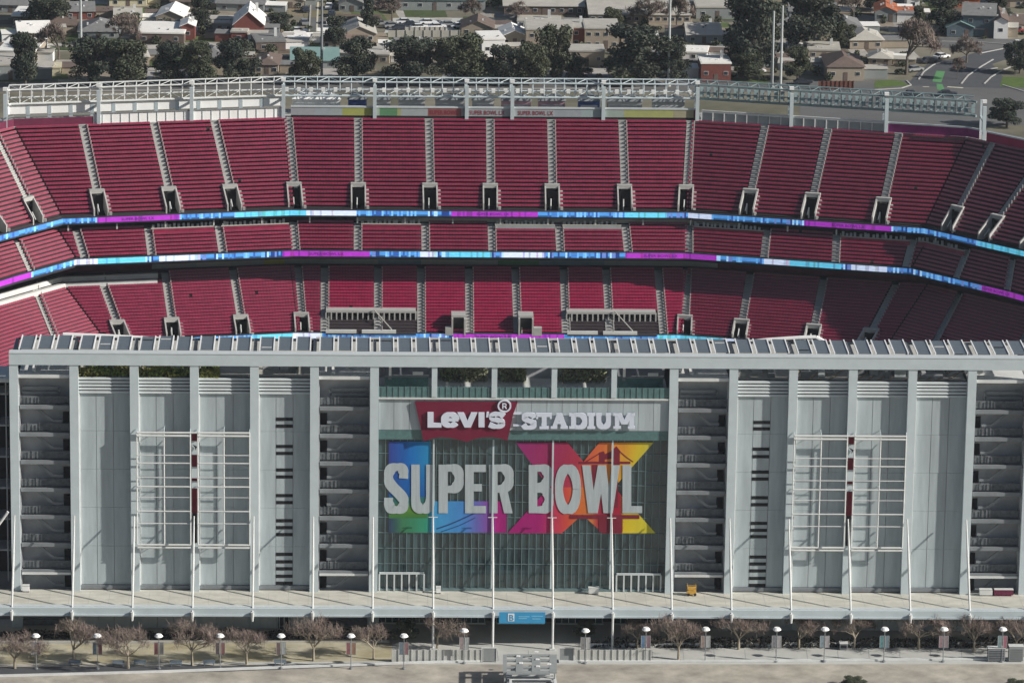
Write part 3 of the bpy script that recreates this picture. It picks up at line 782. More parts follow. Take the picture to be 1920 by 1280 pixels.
# recesses (back walls, soffits) behind each bank
def wall_along(name, m, P, xl, xr, z0, z1, parent, th=.3, cols=None, **kw):
    b = MB(); A = run(P, xl, xr); Pb = offset_path(P, th); Bk = run(Pb, xl, xr); n = min(len(A), len(Bk))
    for i in range(n-1): b.prism([(*A[i], z0), (*A[i+1], z0), (*Bk[i+1], z0), (*Bk[i], z0)], (0, 0, z1-z0))
    return b.build(name, m, parent)
def soffit(name, m, o1, o2, z1, z2, parent, xl=-125, xr=125, th=.25):
    b = MB(); A = run(offset_path(FP, o1), xl, xr); B_ = run(offset_path(FP, o2), xl, xr); n = min(len(A), len(B_))
    for i in range(n-1):
        b.quad((*A[i], z1), (*A[i+1], z1), (*B_[i+1], z2), (*B_[i], z2)); b.quad((*A[i], z1-th), (*B_[i], z2-th), (*B_[i+1], z2-th), (*A[i+1], z1-th))
        b.quad((*A[i], z1-th), (*A[i+1], z1-th), (*A[i+1], z1), (*A[i], z1))
    return b.build(name, m, parent)
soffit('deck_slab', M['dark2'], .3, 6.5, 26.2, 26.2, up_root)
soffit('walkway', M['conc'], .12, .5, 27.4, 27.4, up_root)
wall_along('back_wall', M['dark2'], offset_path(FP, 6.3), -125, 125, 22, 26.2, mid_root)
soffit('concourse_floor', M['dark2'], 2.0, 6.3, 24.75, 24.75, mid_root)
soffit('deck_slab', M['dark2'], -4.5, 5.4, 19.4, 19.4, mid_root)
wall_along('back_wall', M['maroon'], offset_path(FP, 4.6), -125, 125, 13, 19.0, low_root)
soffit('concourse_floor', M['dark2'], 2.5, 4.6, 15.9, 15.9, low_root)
wall_along('ledge', M['conc'], offset_path(FP, 2.15), MA[7][0], 46, 24.7, 25.6, mid_root, .15)
for k in range(-9, 10):
    x = k*8.9+1; q = MB(); y = ypath(offset_path(FP, .9), x); q.box(x-.14, x+.14, y-.15, y+.15, 24.8, 26.3); q.build('post', M['offwhite'], mid_root)
# box fronts and printed valances at the middle bank
for k in sorted(short):
    xl, xr = MA[k][1]+.7, MA[k+1][1]-.7
    P = offset_path(FP, -4.7+6*.84+.1)
    wall_along('box_front', M['seat'] if k not in (9,10) else M['ad'], P, xl, xr, 23.75, 24.55, mid_root, .2)
    wall_along('box_rail', M['conc'], P, xl, xr, 24.6, 24.75, mid_root, .3)
    q = MB(); P2 = offset_path(FP, -4.7+6*.84+1.2)
    for j in range(int((xr-xl)/.8)):
        xx = xl+.4+j*.8+random.uniform(-.2,.2); y = ypath(P2, xx); q.box(xx-.22, xx+.22, y-.1, y+.3, 24.0, 25.1+random.uniform(-.1,.25))
    q.build('box_chairs', M['offwhite'], mid_root)  # white chairs of the boxes, joined into one mesh
# front fascia of the lower bank valances
ads = [((.30,.30,.12),.6),((.30,.33,.36),.8),((.10,.16,.22),.5),((.12,.04,.07),1.2),((.28,.22,.2),1),((.3,.32,.34),1.1)]
def adband(name, P, xl, xr, z0, z1, parent, seed, dim=1.0):
    rnd = random.Random(seed); b = MB(); x = xl
    while x < xr:
        L = rnd.uniform(2, 9); c = rnd.choice([(.34,.37,.38),(.36,.38,.37),(.33,.36,.36),(.36,.36,.10),(.10,.25,.14),(.34,.12,.10),(.18,.28,.36),(.30,.33,.35)])
        A = run(P, x, min(x+L, xr))
        for i in range(len(A)-1): b.quad((*A[i], z0), (*A[i+1], z0), (*A[i+1], z1), (*A[i], z1), tuple(v*dim for v in c))
        x += L
    return b.build(name, M['vcol'], parent)
adband('printed_valance', offset_path(FP, 3.9), -64, 42, 16.1, 17.0, low_root, 3)
wall_along('valance_rail', M['conc'], offset_path(FP, 3.88), -64, 42, 17.02, 17.25, low_root, .2)

# ------------------------------------------------------------------ ribbon displays
CB, CW, CC, CM, CD = (.07,.26,.62), (.58,.66,.86), (.12,.52,.74), (.33,.03,.42), (.015,.045,.2)
def ribbon(label, P, xl, xr, z0, z1, pat, txt):
    root = empty('ribbon_display', (0,0,0), label, 'led display', 'ribbon displays round the seating bowl')
    b = MB(); st = .36; x = xl; rnd = random.Random(5)
    def colour(x):
        for a, c in zip(pat, pat[1:]):
            if a[0] <= x < c[0]:
                cc = a[1]
                return cc
        return CB
    while x < xr:
        A = run(P, x, min(x+st, xr))
        c = colour(x); 
        if c == CB and rnd.random() < .5: c = rnd.choice([(.12,.36,.75),(.18,.45,.80),(.05,.18,.5),(.03,.1,.36)])
        if c in (CC, CW, CM) and rnd.random() < .22: c = tuple(v*rnd.uniform(.55,.85) for v in c)
        if c == 'mix': c = rnd.choice([CB, CD, (.35,.6,.9), CB, (.12,.2,.5)])
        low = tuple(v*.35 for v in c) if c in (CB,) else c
        for i in range(len(A)-1):
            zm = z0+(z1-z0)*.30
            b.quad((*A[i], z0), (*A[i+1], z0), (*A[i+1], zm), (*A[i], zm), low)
            b.quad((*A[i], zm), (*A[i+1], zm), (*A[i+1], z1), (*A[i], z1), c)
        x += st
    b.build('screen', M['led'], root)
    Pb = offset_path(P, .08)
    b = MB(); A = run(Pb, xl, xr); Bk = run(offset_path(P, .5), xl, xr); n = min(len(A), len(Bk))
    for i in range(n-1): b.prism([(*A[i], z0-.25), (*A[i+1], z0-.25), (*Bk[i+1], z0-.25), (*Bk[i], z0-.25)], (0,0,z1-z0+.4))
    b.build('housing', M['dark2'], root)
    for x in txt:
        y = ypath(P, x)-.06; y2 = ypath(P, x+1); y1 = ypath(P, x-1); ang = math.atan2(y2-y1, 2)
        text('SUPER BOWL LX', (z1-z0)*.75, (x, y, z0+(z1-z0)*.25), (R(90), 0, ang), txm, root, 'lettering', 1.15, .01)
    return root
txm = mat('ribbon letters', (.12,.02,.22), .6, .05)
def wx(px, py, z): return at(px, py, 2, z)[0]
def patt(z, items): return [(wx(p, 410, z), c) for p, c in items]
R1 = [(-2000,CB),(180,CM),(333,CB),(440,CC),(500,CC),(570,CW),(668,CB),(800,'mix'),(845,CM),(1008,CB),(1170,CC),(1250,'mix'),(1290,CW),(1335,CB),(1450,'mix'),(1503,CM),(1660,'mix'),(1690,CB),(1810,CC),(1860,CC),(1890,CW),(1950,CB),(4000,CB)]
R2 = [(-2000,CM),(85,CB),(158,CW),(200,CC),(285,'mix'),(310,CW),(385,'mix'),(430,CB),(500,'mix'),(532,CM),(690,'mix'),(720,CB),(785,CW),(812,'mix'),(830,CC),(915,'mix'),(935,CW),(1010,'mix'),(1050,CB),(1110,'mix'),(1155,CM),(1320,'mix'),(1350,CB),(1405,CW),(1450,CC),(1540,'mix'),(1560,CW),(1620,'mix'),(1685,CB),(1740,'mix'),(1775,CM),(1890,'mix'),(1915,CB),(4000,CB)]
R3 = [(-2000,CB),(490,CC),(560,CW),(610,CB),(780,'mix'),(833,CM),(1022,CB),(1180,CC),(1250,CC),(1290,CW),(1400,CB),(4000,CB)]
ribbon('long blue and magenta display strip under the uppermost seats', offset_path(FP, 0), -122, 122, 26.35, 27.3, patt(27, R1), [wx(p, 410, 27) for p in (258, 925, 1585)])
ribbon('long blue, white and magenta display strip under the middle seats', offset_path(FP, -4.95), -122, 122, 19.75, 20.75, patt(20.5, R2), [wx(p, 475, 20.5) for p in (612, 1238, 1832)])
ribbon('display strip at the foot of the lowest seats just above the solar panels', offset_path(FP, -15.3), -58, 60, 6.75, 7.75, patt(7.5, R3), [wx(925, 628, 7.5)])

# ------------------------------------------------------------------ top wall, ad band and truss
OT = .5+22*.79+.25
PT = offset_path(FP, OT)
soffit('rear_walkway', M['conc2'], OT-.3, OT+7, 41.0, 41.0, up_root)
# left: white glazed panels
wr = empty('rear_wall', (0,0,0), 'white panelled wall behind the top row at the left end of the stand', 'wall')
xa, xb = wx(12, 225, 42.5), wx(530, 225, 42.5)
wall_along('wall_panel', M['white'], PT, xa+16, xb, 41.0, 42.9, wr, .15)
wall_along('wall_panel', M['white'], offset_path(FP, OT+1.5), xa, xb, 43.0, 44.9, wr, .15)
wall_along('wall_panel', M['maroon'], PT, xa-4, xa+16, 41.0, 42.4, wr, .15)
b = MB()
for i in range(22):
    x = xa+16+(xb-xa-16)*i/21; y = ypath(PT, x); b.box(x-.05, x+.05, y-.10, y-.02, 41, 42.9)
for i in range(14):
    x = xa+(xb-xa)*i/13; y = ypath(offset_path(FP, OT+1.5), x); b.box(x-.5, x+.2, y-.14, y-.02, 42.2, 44.6)
b.build('wall_post', M['steel'], wr)
wall_along('rail', M['stair'], offset_path(FP, OT-.2), xa, xb, 42.92, 43.1, wr, .2)
# centre: printed ad band
ab = empty('advert_band', (0,0,0), 'long grey printed advertising band behind the top row at the centre', 'banner')
xc0, xc1 = wx(545, 215, 42), wx(1305, 215, 42)
PA = offset_path(FP, OT)
seg = [(545,(.33,.34,.37)),(590,(.32,.36,.39)),(618,(.33,.38,.38)),(642,(.34,.36,.10)),(697,(.30,.36,.30)),(712,(.10,.24,.12)),(745,(.33,.34,.16)),(752,(.33,.37,.38)),(802,(.27,.10,.10)),(865,(.30,.30,.31)),(882,(.34,.36,.38)),(958,(.34,.36,.38)),(972,(.34,.36,.38)),(1040,(.30,.33,.36)),(1090,(.30,.37,.38)),(1135,(.30,.36,.33)),(1170,(.35,.37,.14)),(1262,(.32,.30,.2)),(1300,(.2,.03,.08)),(1306,None)]
b = MB()
for (p0, c), (p1, _) in zip(seg, seg[1:]):
    A = run(PA, wx(p0, 215, 42), wx(p1, 215, 42))
    for i in range(len(A)-1): b.quad((*A[i], 41.5), (*A[i+1], 41.5), (*A[i+1], 43.0), (*A[i], 43.0), c)
b.build('printed_panel', M['vcol'], ab)
tr = mat('red print', (.22,.03,.05), .7, .1); tg = mat('teal print', (.08,.22,.24), .7, .1)
for p, c, tt in ((832, tr, 'SUPER BOWL'), (913, tr, 'SUPER BOWL LX'), (1004, tr, 'SUPER BOWL LX')):
    x = wx(p, 215, 42); text(tt, 1.15, (x, ypath(PA, x)-.05, 41.8), (R(90),0,0), c, ab, 'lettering', .78, .02)
wall_along('band_rail', M['louver'], offset_path(FP, OT-.1), xc0, xc1, 43.02, 43.35, ab, .3)
wall_along('band_foot', M['black'], offset_path(FP, OT-.02), xc0, xc1, 41.0, 41.48, ab, .1)
# right: open rail wall with white posts, magenta panels
rw = empty('parapet_wall', (0,0,0), 'pale parapet with upright ribs behind the top row right of centre', 'wall')
xd0, xd1 = wx(1318, 225, 42), wx(1655, 235, 42)
wall_along('wall_panel', M['ad'], PT, xd0, xd1, 41, 42.6, rw, .15)
b = MB()
for i in range(17): x = xd0+(xd1-xd0)*i/16; y = ypath(PT, x); b.box(x-.1, x+.1, y-.2, y-.02, 41, 42.7)
b.build('rib', M['offwhite'], rw)
wall_along('rail', M['offwhite'], offset_path(FP, OT-.15), xd0, xd1, 42.72, 43.1, rw, .3)
mp_ = mat('magenta panel', (.24,.02,.15), .7, .25, .5)
mw = empty('magenta_wall', (0,0,0), 'magenta fabric wall behind the top row at the right end of the stand', 'wall')
xe0, xe1 = wx(1662, 245, 42), wx(1835, 250, 42)
wall_along('fabric_panel', mp_, PT, xe0, xe1, 41.1, 42.7, mw, .12); wall_along('rail', M['louver'], offset_path(FP, OT-.1), xe0, xe1, 42.72, 43.0, mw, .3)
mpr = mat('pink panel', (.36,.035,.09), .7, .2, .5)
wall_along('fabric_panel', mpr, PT, xe1+1.2, 128, 40.8, 42.6, mw, .12); wall_along('rail', M['louver'], offset_path(FP, OT-.1), xe1+1.2, 128, 42.62, 42.9, mw, .3)
# tents / kiosks on the rear concourse
b0 = None
Pc = offset_path(FP, OT+4)
cs = [(545,640,'white'),(650,690,'blue'),(700,735,'pale'),(745,800,'pale'),(815,875,'pale'),(885,930,'pale'),(940,1000,'pink'),(1010,1065,'pink'),(1085,1130,'blue'),(1140,1210,'pale'),(1225,1290,'pale')]
mblue = mat('blue fabric', (.03,.07,.22), .8, .15); mpale = mat('pale canvas', (.45,.45,.45), .8, .12); mpink = mat('pink canvas', (.42,.26,.30), .8, .12)
nm = dict(white=('white','white'), blue=('dark blue','mblue'), pale=('pale grey','x'), pink=('pinkish','x'))
ordn = ['first','second','third','fourth','fifth','sixth','seventh','eighth','ninth','tenth','eleventh']
for i, (p0, p1, c) in enumerate(cs):
    xl, xr = wx(p0, 200, 44), wx(p1, 200, 44); y = ypath(Pc, (xl+xr)/2)
    root = empty('concession_tent', ((xl+xr)/2, y, 41.05), f'{nm[c][0]} concession tent behind the advertising band, {ordn[i]} from the left', 'tent', 'concession tents behind the top row')
    hw = (xr-xl)/2-.25; q = MB(); q.box(-hw, hw, .1, 3, 0, 2.6); q.build('stall_body', {'white':M['white'],'blue':mblue,'pale':mpale,'pink':mpink}[c], root)
    q = MB(); q.prism([(-hw-.2,-.3,2.7),(hw+.2,-.3,2.7),(hw*.6,1.5,3.5),(-hw*.6,1.5,3.5)],(0,.6,.05)); q.prism([(-hw-.2,3.3,2.7),(hw+.2,3.3,2.7),(hw*.6,2.1,3.5),(-hw*.6,2.1,3.5)],(0,0,.08)); q.build('stall_roof', M['stair'] if c != 'white' else M['white'], root)
    if i > 1:
        q = MB(); q.box(-hw+.4, hw-.4, 0, .09, .8, 1.9); q.build('serving_hatch', M['dark'], root)

# lighting truss
PTr = offset_path(FP, OT+1.2)
lt = empty('lighting_truss', (0,0,0), 'long steel lattice truss carrying floodlights above the uppermost seats', 'lighting truss')
xt0, xt1 = wx(8, 195, 47), wx(1832, 200, 47)
ZU, ZD = 47.7, 45.0; PB = offset_path(FP, OT+4.6)
def lat(xa, xb, m, dens, flood):
    b = MB(); ch = MB()
    for P, z, r in ((PTr, ZU, .17), (PTr, ZD, .24), (PB, ZU+.2, .14), (PB, ZD+.5, .14)):
        A = run(P, xa, xb)
        for i in range(len(A)-1): ch.bar((*A[i], z), (*A[i+1], z), r)
    x = xa; i = 0
    while x < xb-.2:
        y = ypath(PTr, x); yb = ypath(PB, x); x2 = min(x+dens, xb); y2 = ypath(PTr, x2); yb2 = ypath(PB, x2)
        b.bar((x, y, ZU), (x, y, ZD), .10); b.bar((x, y, ZU), (x, yb, ZU+.2), .08); b.bar((x, y, ZD), (x, yb, ZD+.5), .08)
        b.bar((x, yb, ZU+.2), (x, yb, ZD+.5), .08)
        if i % 2: b.bar((x, y, ZU), (x2, yb2, ZU+.2), .06); b.bar((x, y, ZD), (x2, yb2, ZD+.5), .06)
        else: b.bar((x, yb, ZU+.2), (x2, y2, ZU), .06); b.bar((x, yb, ZD+.5), (x2, y2, ZD), .06)
        x = x2; i += 1
    ch.build('chord', m, lt); b.build('lattice', m, lt)
    if flood:
        x = xa+.7
        while x < xb-.4:
            y = ypath(PTr, x)-.35
            for z in ((46.9, 45.9) if flood > 1 else (46.2,)):
                fl = MB() if nfl[0] < 99 else rest; nfl[0] += 1
                fl.prism([(x-.32, y-.25, z-.3), (x+.32, y-.25, z-.3), (x+.36, y-.1, z+.35), (x-.36, y-.1, z+.35)], (0, .32, .1))
                fl.bar((x, y+.1, z), (x, y+.4, z+.2), .06)
                if fl is not rest: fl.build('floodlight', M['steelblue'] if flood > 1 else M['offwhite'], lt)
            x += flood_sp[flood]
flood_sp = {1: 2.3, 2: 1.25}; nfl = [0]; rest = MB()
xm1, xm2, xm3 = wx(530, 170, 47), wx(1060, 170, 47), wx(1312, 175, 47)
lat(xt0, xm1, M['offwhite'], 2.15, 0); lat(xm3, xt1, M['steelblue'], 1.9, 2); lat(xm2, xm3, M['steel'], 2.15, 1); lat(xm1, xm2, M['steel'], 2.15, 1)
if rest.v: rest.build('floodlight_row', M['offwhite'], lt, kind='stuff')
b = MB()
for p in (10,183,357,530,703,877,963,1135,1312,1485,1658,1832):
    x = wx(p, 190, 46); y = ypath(PTr, x)-1.5
    q = MB(); q.box(x-.34, x+.34, y-.2, y+.4, 40.7, 47.4); q.box(x-.2, x+.2, y+.4, y+5.5, 44.2, 44.6); q.box(x-.2, x+.2, y+5, y+5.4, 41, 47.6)
    q.build('mast', M['steel'], lt)
    q = MB(); q.box(x-.42, x+.42, y+.5, y+1.3, 47.95, 48.5); q.build('mast_cap', M['white'], lt)
# outer skin of the stand
wall_along('outer_wall', M['stair'], offset_path(FP, OT+7.2), -125, 125, 0, 41, up_root, .4)

# ------------------------------------------------------------------ roof hedges
def clumps(mb, boxes, n, s):
    for _ in range(n):
        x0, x1, y0, y1, z0, z1 = random.choice(boxes)
        p = Vector((random.uniform(x0,x1), random.uniform(y0,y1), random.uniform(z0,z1)))
        a = Vector((random.gauss(0,1), random.gauss(0,1), random.gauss(0,1))).normalized(); u = a.orthogonal().normalized()*s*random.uniform(.6,1.3); v = a.cross(u)*random.uniform(.6,1)
        mb.quad(p-u-v, p+u-v, p+u+v, p-u+v)
for nme, k0, k1, yy, z0, lb in (('a',1,2,(.9,3.6),39.8,'leftmost roof garden bed with mixed yellow green shrubs under the crown beam'),('b',2,3,(.9,3.6),39.8,'roof garden bed in the second planted bay from the left'),('c',3,3.45,(.9,3.6),39.8,'short roof garden bed beside grey roof machinery'),
                        ('d',7.05,7.95,(8.6,10.8),37.3,'clipped hedge at the back of the lobby terrace, left'),('e',8.05,8.6,(8.6,10.8),37.3,'short hedge at the middle of the lobby terrace'),('f',9.05,9.95,(8.6,10.8),37.3,'clipped hedge at the back of the lobby terrace, right')):
    b = MB(); bx = []
    for i in range(9):
        xx = X(k0)+.7+(X(k1)-X(k0)-1.2)*(i+.5)/9; w_ = (X(k1)-X(k0))/15
        for j in range(3):
            ym = yy[0]+(yy[1]-yy[0])*(j+.5)/3; bx.append((xx-w_, xx+w_, ym-1.1, ym+1.1, z0, z0+random.uniform(.7, 1.6) if z0 > 39 else z0+2.3))
    clumps(b, bx, 1500, .16); tag(b.build('roof_hedge', M['leafy'] if z0 > 39 else M['sunlit']), lb, 'hedge', 'roof garden planting')
# ------------------------------------------------------------------ trees
def blobpts(n, c, r):
    out = []
    for _ in range(n):
        d = Vector((random.gauss(0,1), random.gauss(0,1), random.gauss(0,1))).normalized(); t = random.random()**.4
        out.append(Vector((c[0]+d.x*r[0]*t, c[1]+d.y*r[1]*t, c[2]+d.z*r[2]*t)))
    return out
def leafy_mesh(h, w_, n, s, shape):
    random.seed(int(h*100+w_*10)); b = MB(); lobes = []
    for i in range(34):
        z = random.uniform(.2, .93)
        if shape == 'cone': rr = w_/2*(1.08-z)*1.0
        elif shape == 'dome': rr = w_/2*math.sqrt(max(.05, 1-((z-.5)/.55)**2))*.95
        else: rr = w_/2*.6
        a = random.uniform(0, 6.28); q = rr*random.uniform(.2,1)
        r = w_*random.uniform(.10,.2); lobes.append(((q*math.cos(a), q*math.sin(a), z*h), (r, r, r*.8)))
    for c, r in lobes:
        for p in blobpts(n//34, c, r):
            a = Vector((random.gauss(0,1), random.gauss(0,1), random.gauss(0,1)+.6)).normalized(); u = a.orthogonal().normalized()
            u.rotate(Matrix.Rotation(random.uniform(0,6.28), 3, a)); v = a.cross(u); k = s*random.uniform(.6,1.4); u = u*k; v = v*k*.7
            b.quad(p-u-v, p+u-v, p+u+v, p-u+v)
    t = MB(); t.bar((0,0,0), (0,0,h*.5), w_*.035, 7, w_*.02)
    for c, r in lobes[:10]: t.bar((0,0,h*random.uniform(.2,.4)), c, w_*.014, 5, w_*.006)
    return b, t
def bare_mesh(h, w_, seed, twigs=900, tw=.022, lean=0):
    random.seed(seed); t = MB(); g = MB()
    def br(p, d, L, r, lv):
        q = p+d*L; t.bar(p, q, r, 5 if lv < 3 else 3, r*.65)
        if lv >= 4:
            return [q]
        out = []
        for i in range(random.choice((3,3,4)) if lv else 5):
            nd = (d+Vector((random.gauss(0,.55), random.gauss(0,.55), random.gauss(.1,.3)))).normalized()
            if nd.z < .05: nd.z = .1; nd.normalize()
            out += br(q, nd, L*random.uniform(.62,.85), r*.6, lv+1)
        return out
    tips = br(Vector((0,0,0)), Vector((0,0,1)), h*.22, w_*(.014 if lean else .022), 0)
    mx = max(max(abs(p.x), abs(p.y)) for p in tips); mz = max(p.z for p in tips)
    fx = w_/2/mx*1.1; fz = h/mz*.95
    t.v = [(x*fx, y*fx, z*fz) for x, y, z in t.v]
    tips = [Vector((p.x*fx, p.y*fx, p.z*fz)) for p in tips]
    for _ in range(twigs):
        p = random.choice(tips)+Vector((random.gauss(0,.12*w_/5), random.gauss(0,.12*w_/5), random.gauss(-.1,.25)))
        d = Vector((random.gauss(0,1), random.gauss(0,1), random.gauss(.6,.8))).normalized()*random.uniform(.25,.7)*w_/5
        s_ = Vector((d.y, -d.x, 0)).normalized()*tw*random.uniform(.7,1.5) if abs(d.x)+abs(d.y) > .01 else Vector((tw,0,0))
        g.quad(p-s_, p+s_, p+d+s_*.5, p+d-s_*.5)
    return g, t
VAR = {}
def variant(key, mk):
    if key not in VAR: VAR[key] = mk()
    return VAR[key]
def tree(kind, px, py, wpx, hpx, label, name='tree', cat='tree', group=None, leafm='leaf', v=0, loc=None):
    p = Vector(loc) if loc else gx(px, py); dist = (p-CAM).dot(fw); sc_ = F/dist
    w_, h = wpx/sc_, hpx/sc_/math.cos(TH)
    if kind == 'bare':
        cm, tm = variant(('bare', v), lambda: (lambda g, t: (g.mesh('crown', M['twig']), t.mesh('trunk', M['bark'])))(*bare_mesh(10, 10, 31+v, 3000, .07)))
        bw, bh = 10, 10
    else:
        cm, tm = variant((kind, leafm, v), lambda: (lambda g, t: (g.mesh('crown', M[leafm]), t.mesh('trunk', M['bark'])))(*leafy_mesh(10+v*.01, 10 if kind != 'cone' else 7, 11000, .17, kind)))
        bw, bh = (10 if kind != 'cone' else 7), 10
    root = empty(name, p, label, cat, group, rz=random.uniform(0, 6.28)); root.scale = (w_/bw, w_/bw, h/bh)
    c = bpy.data.objects.new('crown', cm); t = bpy.data.objects.new('trunk', tm)
    for o in (c, t): col.objects.link(o); o.parent = root
    return root
random.seed(11)
g1 = 'trees lining the street behind the stadium'
TR = [
 ('dome',48,163,52,100,'leafd','narrow dark tree at the far left in front of white roofs',g1),
 ('dome',170,160,80,86,'leafd','dark round tree, first of the dense street row',g1),
 ('dome',238,160,86,84,'leaf','olive green round tree, second of the dense street row',g1),
 ('dome',318,158,60,76,'leafd','thin dark tree in the middle of the dense street row',g1),
 ('dome',375,162,58,82,'leaf','tree with pale trunk, fourth of the dense street row',g1),
 ('dome',440,156,80,78,'leafd','broad dark tree ending the dense street row on the right',g1),
 ('dome',568,158,56,62,'leaf','small round tree in front of the teal-roofed house',g1),
 ('dome',668,156,74,82,'leafd','dark tree just right of the tall dark light pole',g1),
 ('cone',690,70,36,80,'leafd','tall dark conifer left of the car park','background trees'),
 ('dome',770,158,90,84,'leafd','dark broad tree below the parked cars',g1),
 ('dome',870,158,98,92,'leaf','large olive tree left of the white building',g1),
 ('dome',945,160,62,72,'leafd','dark tree in front of the white building',g1),
 ('dome',992,160,66,74,'leaf','round tree between white building and beige flats',g1),
 ('dome',1038,150,74,98,'leaf','tall sparse tree in front of the beige flats',g1),
 ('dome',1195,158,130,104,'leafd','very wide dark oak tree behind the truss',g1),
 ('dome',1265,160,52,80,'leafd','dark tree beside the tall pole right of the oak',g1),
 ('dome',1408,140,110,150,'leafd','huge dark tree left of the twin poles','background trees'),
 ('dome',1512,92,115,120,'leafd','huge dark tree right of the twin poles','background trees'),
 ('dome',1405,150,60,50,'leaf','low green shrub tree by the brick house','background trees'),
 ('dome',1495,150,50,60,'leaf','green shrub tree right of the twin poles','background trees'),
 ('dome',1575,90,46,50,'leaf','green tree by the grey-roofed houses','background trees'),
 ('dome',1772,62,60,66,'leafd','round dark tree above the green street canopy','background trees'),
 ('cone',1722,70,44,60,'leaf','palm-like green tree beside the orange roof','background trees'),
 ('dome',1868,40,40,50,'leafd','dark tree at the top right between brown roofs','background trees'),
 ('dome',1912,138,50,62,'leafd','dark evergreen at the right edge of the crossing','background trees'),
 ('dome',1888,238,64,50,'leafd','dark bush behind the right end of the truss','background trees'),
 ('dome',85,50,80,66,'leafd','large dark tree at the top left among the houses','background trees'),
 ('dome',378,62,40,66,'leafd','dark narrow tree between two house roofs','background trees'),
 ('dome',150,20,40,40,'leafd','dark tree at the top edge left of the red-walled house','background trees'),
 ('dome',240,52,50,26,'leaf','low green shrubs in a front garden','background trees'),
 ('dome',525,60,40,36,'leafd','dark shrub behind the red gable house','background trees'),
 ('dome',630,92,40,60,'leafd','dark tree beside the street of parked cars','background trees'),
 ('dome',1640,20,50,40,'leafd','dark tree above the orange-roofed house','background trees'),
 ('dome',1080,150,50,40,'leafd','low dark tree under the beige flats','background trees'),
 ('dome',1145,62,40,44,'leaf','green tree in front of the long school block','background trees'),
 ('bare',110,112,84,66,'','bare brown tree in the left front garden','bare background trees'),
 ('bare',225,85,76,56,'','bare brown tree in front of the dark roof','bare background trees'),
 ('bare',1700,140,120,100,'','big bare brown tree beside the crossing','bare background trees'),
 ('bare',1812,118,60,50,'','bare tree on the corner between the roads','bare background trees'),
 ('bare',1795,148,34,40,'','small bare tree in the road median','bare background trees'),
 ('bare',735,40,60,44,'','bare tree left of the teal school roof','bare background trees'),
 ('bare',890,45,56,46,'','bare tree between the teal and grey school roofs','bare background trees'),
 ('bare',1215,45,80,50,'','bare trees crown in front of the pale school roof','bare background trees'),
 ('bare',1268,62,60,66,'','bare tree just right of the tall pole','bare background trees'),
 ('bare',975,40,50,36,'','bare tree over the long school block','bare background trees'),
 ('bare',1600,40,60,50,'','bare tree behind the huge dark tree','bare background trees'),
]
for i, (kd, px, py, wp, hp, lm, lb, gr) in enumerate(TR):
    tree(kd, px, py, wp*(1.15 if kd == 'dome' else 1), hp, lb, {'cone':'conifer','bare':'bare_tree'}.get(kd, 'broadleaf_tree'), group=gr, leafm=lm, v=i % 2)

# shrub trees in front of the tower
FT = [(28,1252,100,62,'at the left edge'),(138,1240,92,72,'between the first and second lamp posts'),(240,1252,110,76,'beside the second lamp post'),(360,1246,96,78,'between the third and fourth lamp posts'),(462,1244,90,66,'just right of the fourth lamp post'),(588,1238,92,80,'between the fifth and sixth lamp posts'),(700,1235,72,62,'between the sixth and seventh lamp posts'),
      (820,1214,90,66,'left of the central entrance'),(1195,1214,70,52,'right of the central entrance'),(1272,1236,100,80,'below the third stairwell from the left'),(1385,1216,96,66,'between two lamp posts under the slotted wall'),(1498,1216,80,60,'left of the ninth lamp post'),(1602,1214,90,62,'under the right banner frame'),(1722,1216,110,66,'near the last two lamp posts'),(1826,1222,90,70,'at the foot of the last stairwell'),(1905,1222,80,66,'at the right edge')]
for i, (px, py, wp, hp, lb) in enumerate(FT):
    v = (i*3) % 5
    def mk(v=v):
        g, t = bare_mesh(6, 8, 71+v*3, 2000, .023, .7); return g.mesh('twigs', M['twig']), t.mesh('trunk', M['barkl'])
    cm, tm = variant(('front', v), mk)
    p = gx(px, py); sc_ = F/(p-CAM).dot(fw)
    root = empty('leafless_tree', p, f'reddish leafless tree {lb}', 'tree', 'leafless trees along the tower', random.uniform(0,6.28))
    root.scale = (wp/sc_/8*1.15, wp/sc_/8*1.15, hp/sc_/math.cos(TH)/6)
    for nme, m_ in (('twigs', cm), ('trunk', tm)): o = bpy.data.objects.new(nme, m_); col.objects.link(o); o.parent = root
for px, py, wp, hp, lb in ((762,1205,50,44,'round green shrub left of the entrance in the planter'),(1098,1196,44,36,'green shrub behind the lamp right of the entrance')):
    tree('dome', px, py, wp, hp, lb, 'green_shrub', 'shrub', leafm='leaf', v=1)
# dark hedge lines at the foot of the building
for i, (p0, p1, yb, lb) in enumerate(((-20,735,1190,'dark low planting along the foot of the tower, left'),(1110,1930,1206,'dark low planting behind the white wall, right'))):
    a = gx(p0, yb+6); c = gx(p1, yb+6); b = MB(); bx = []
    for j in range(60):
        x = a.x+(c.x-a.x)*(j+.5)/60; y = a.y+(c.y-a.y)*(j+.5)/60; bx.append((x-.8, x+.8, y-.6, y+1.8, 0, random.uniform(.4, 1.3)))
    clumps(b, bx, 5200, .17); tag(b.build('low_planting', M['hedge']), lb, 'planting'); 

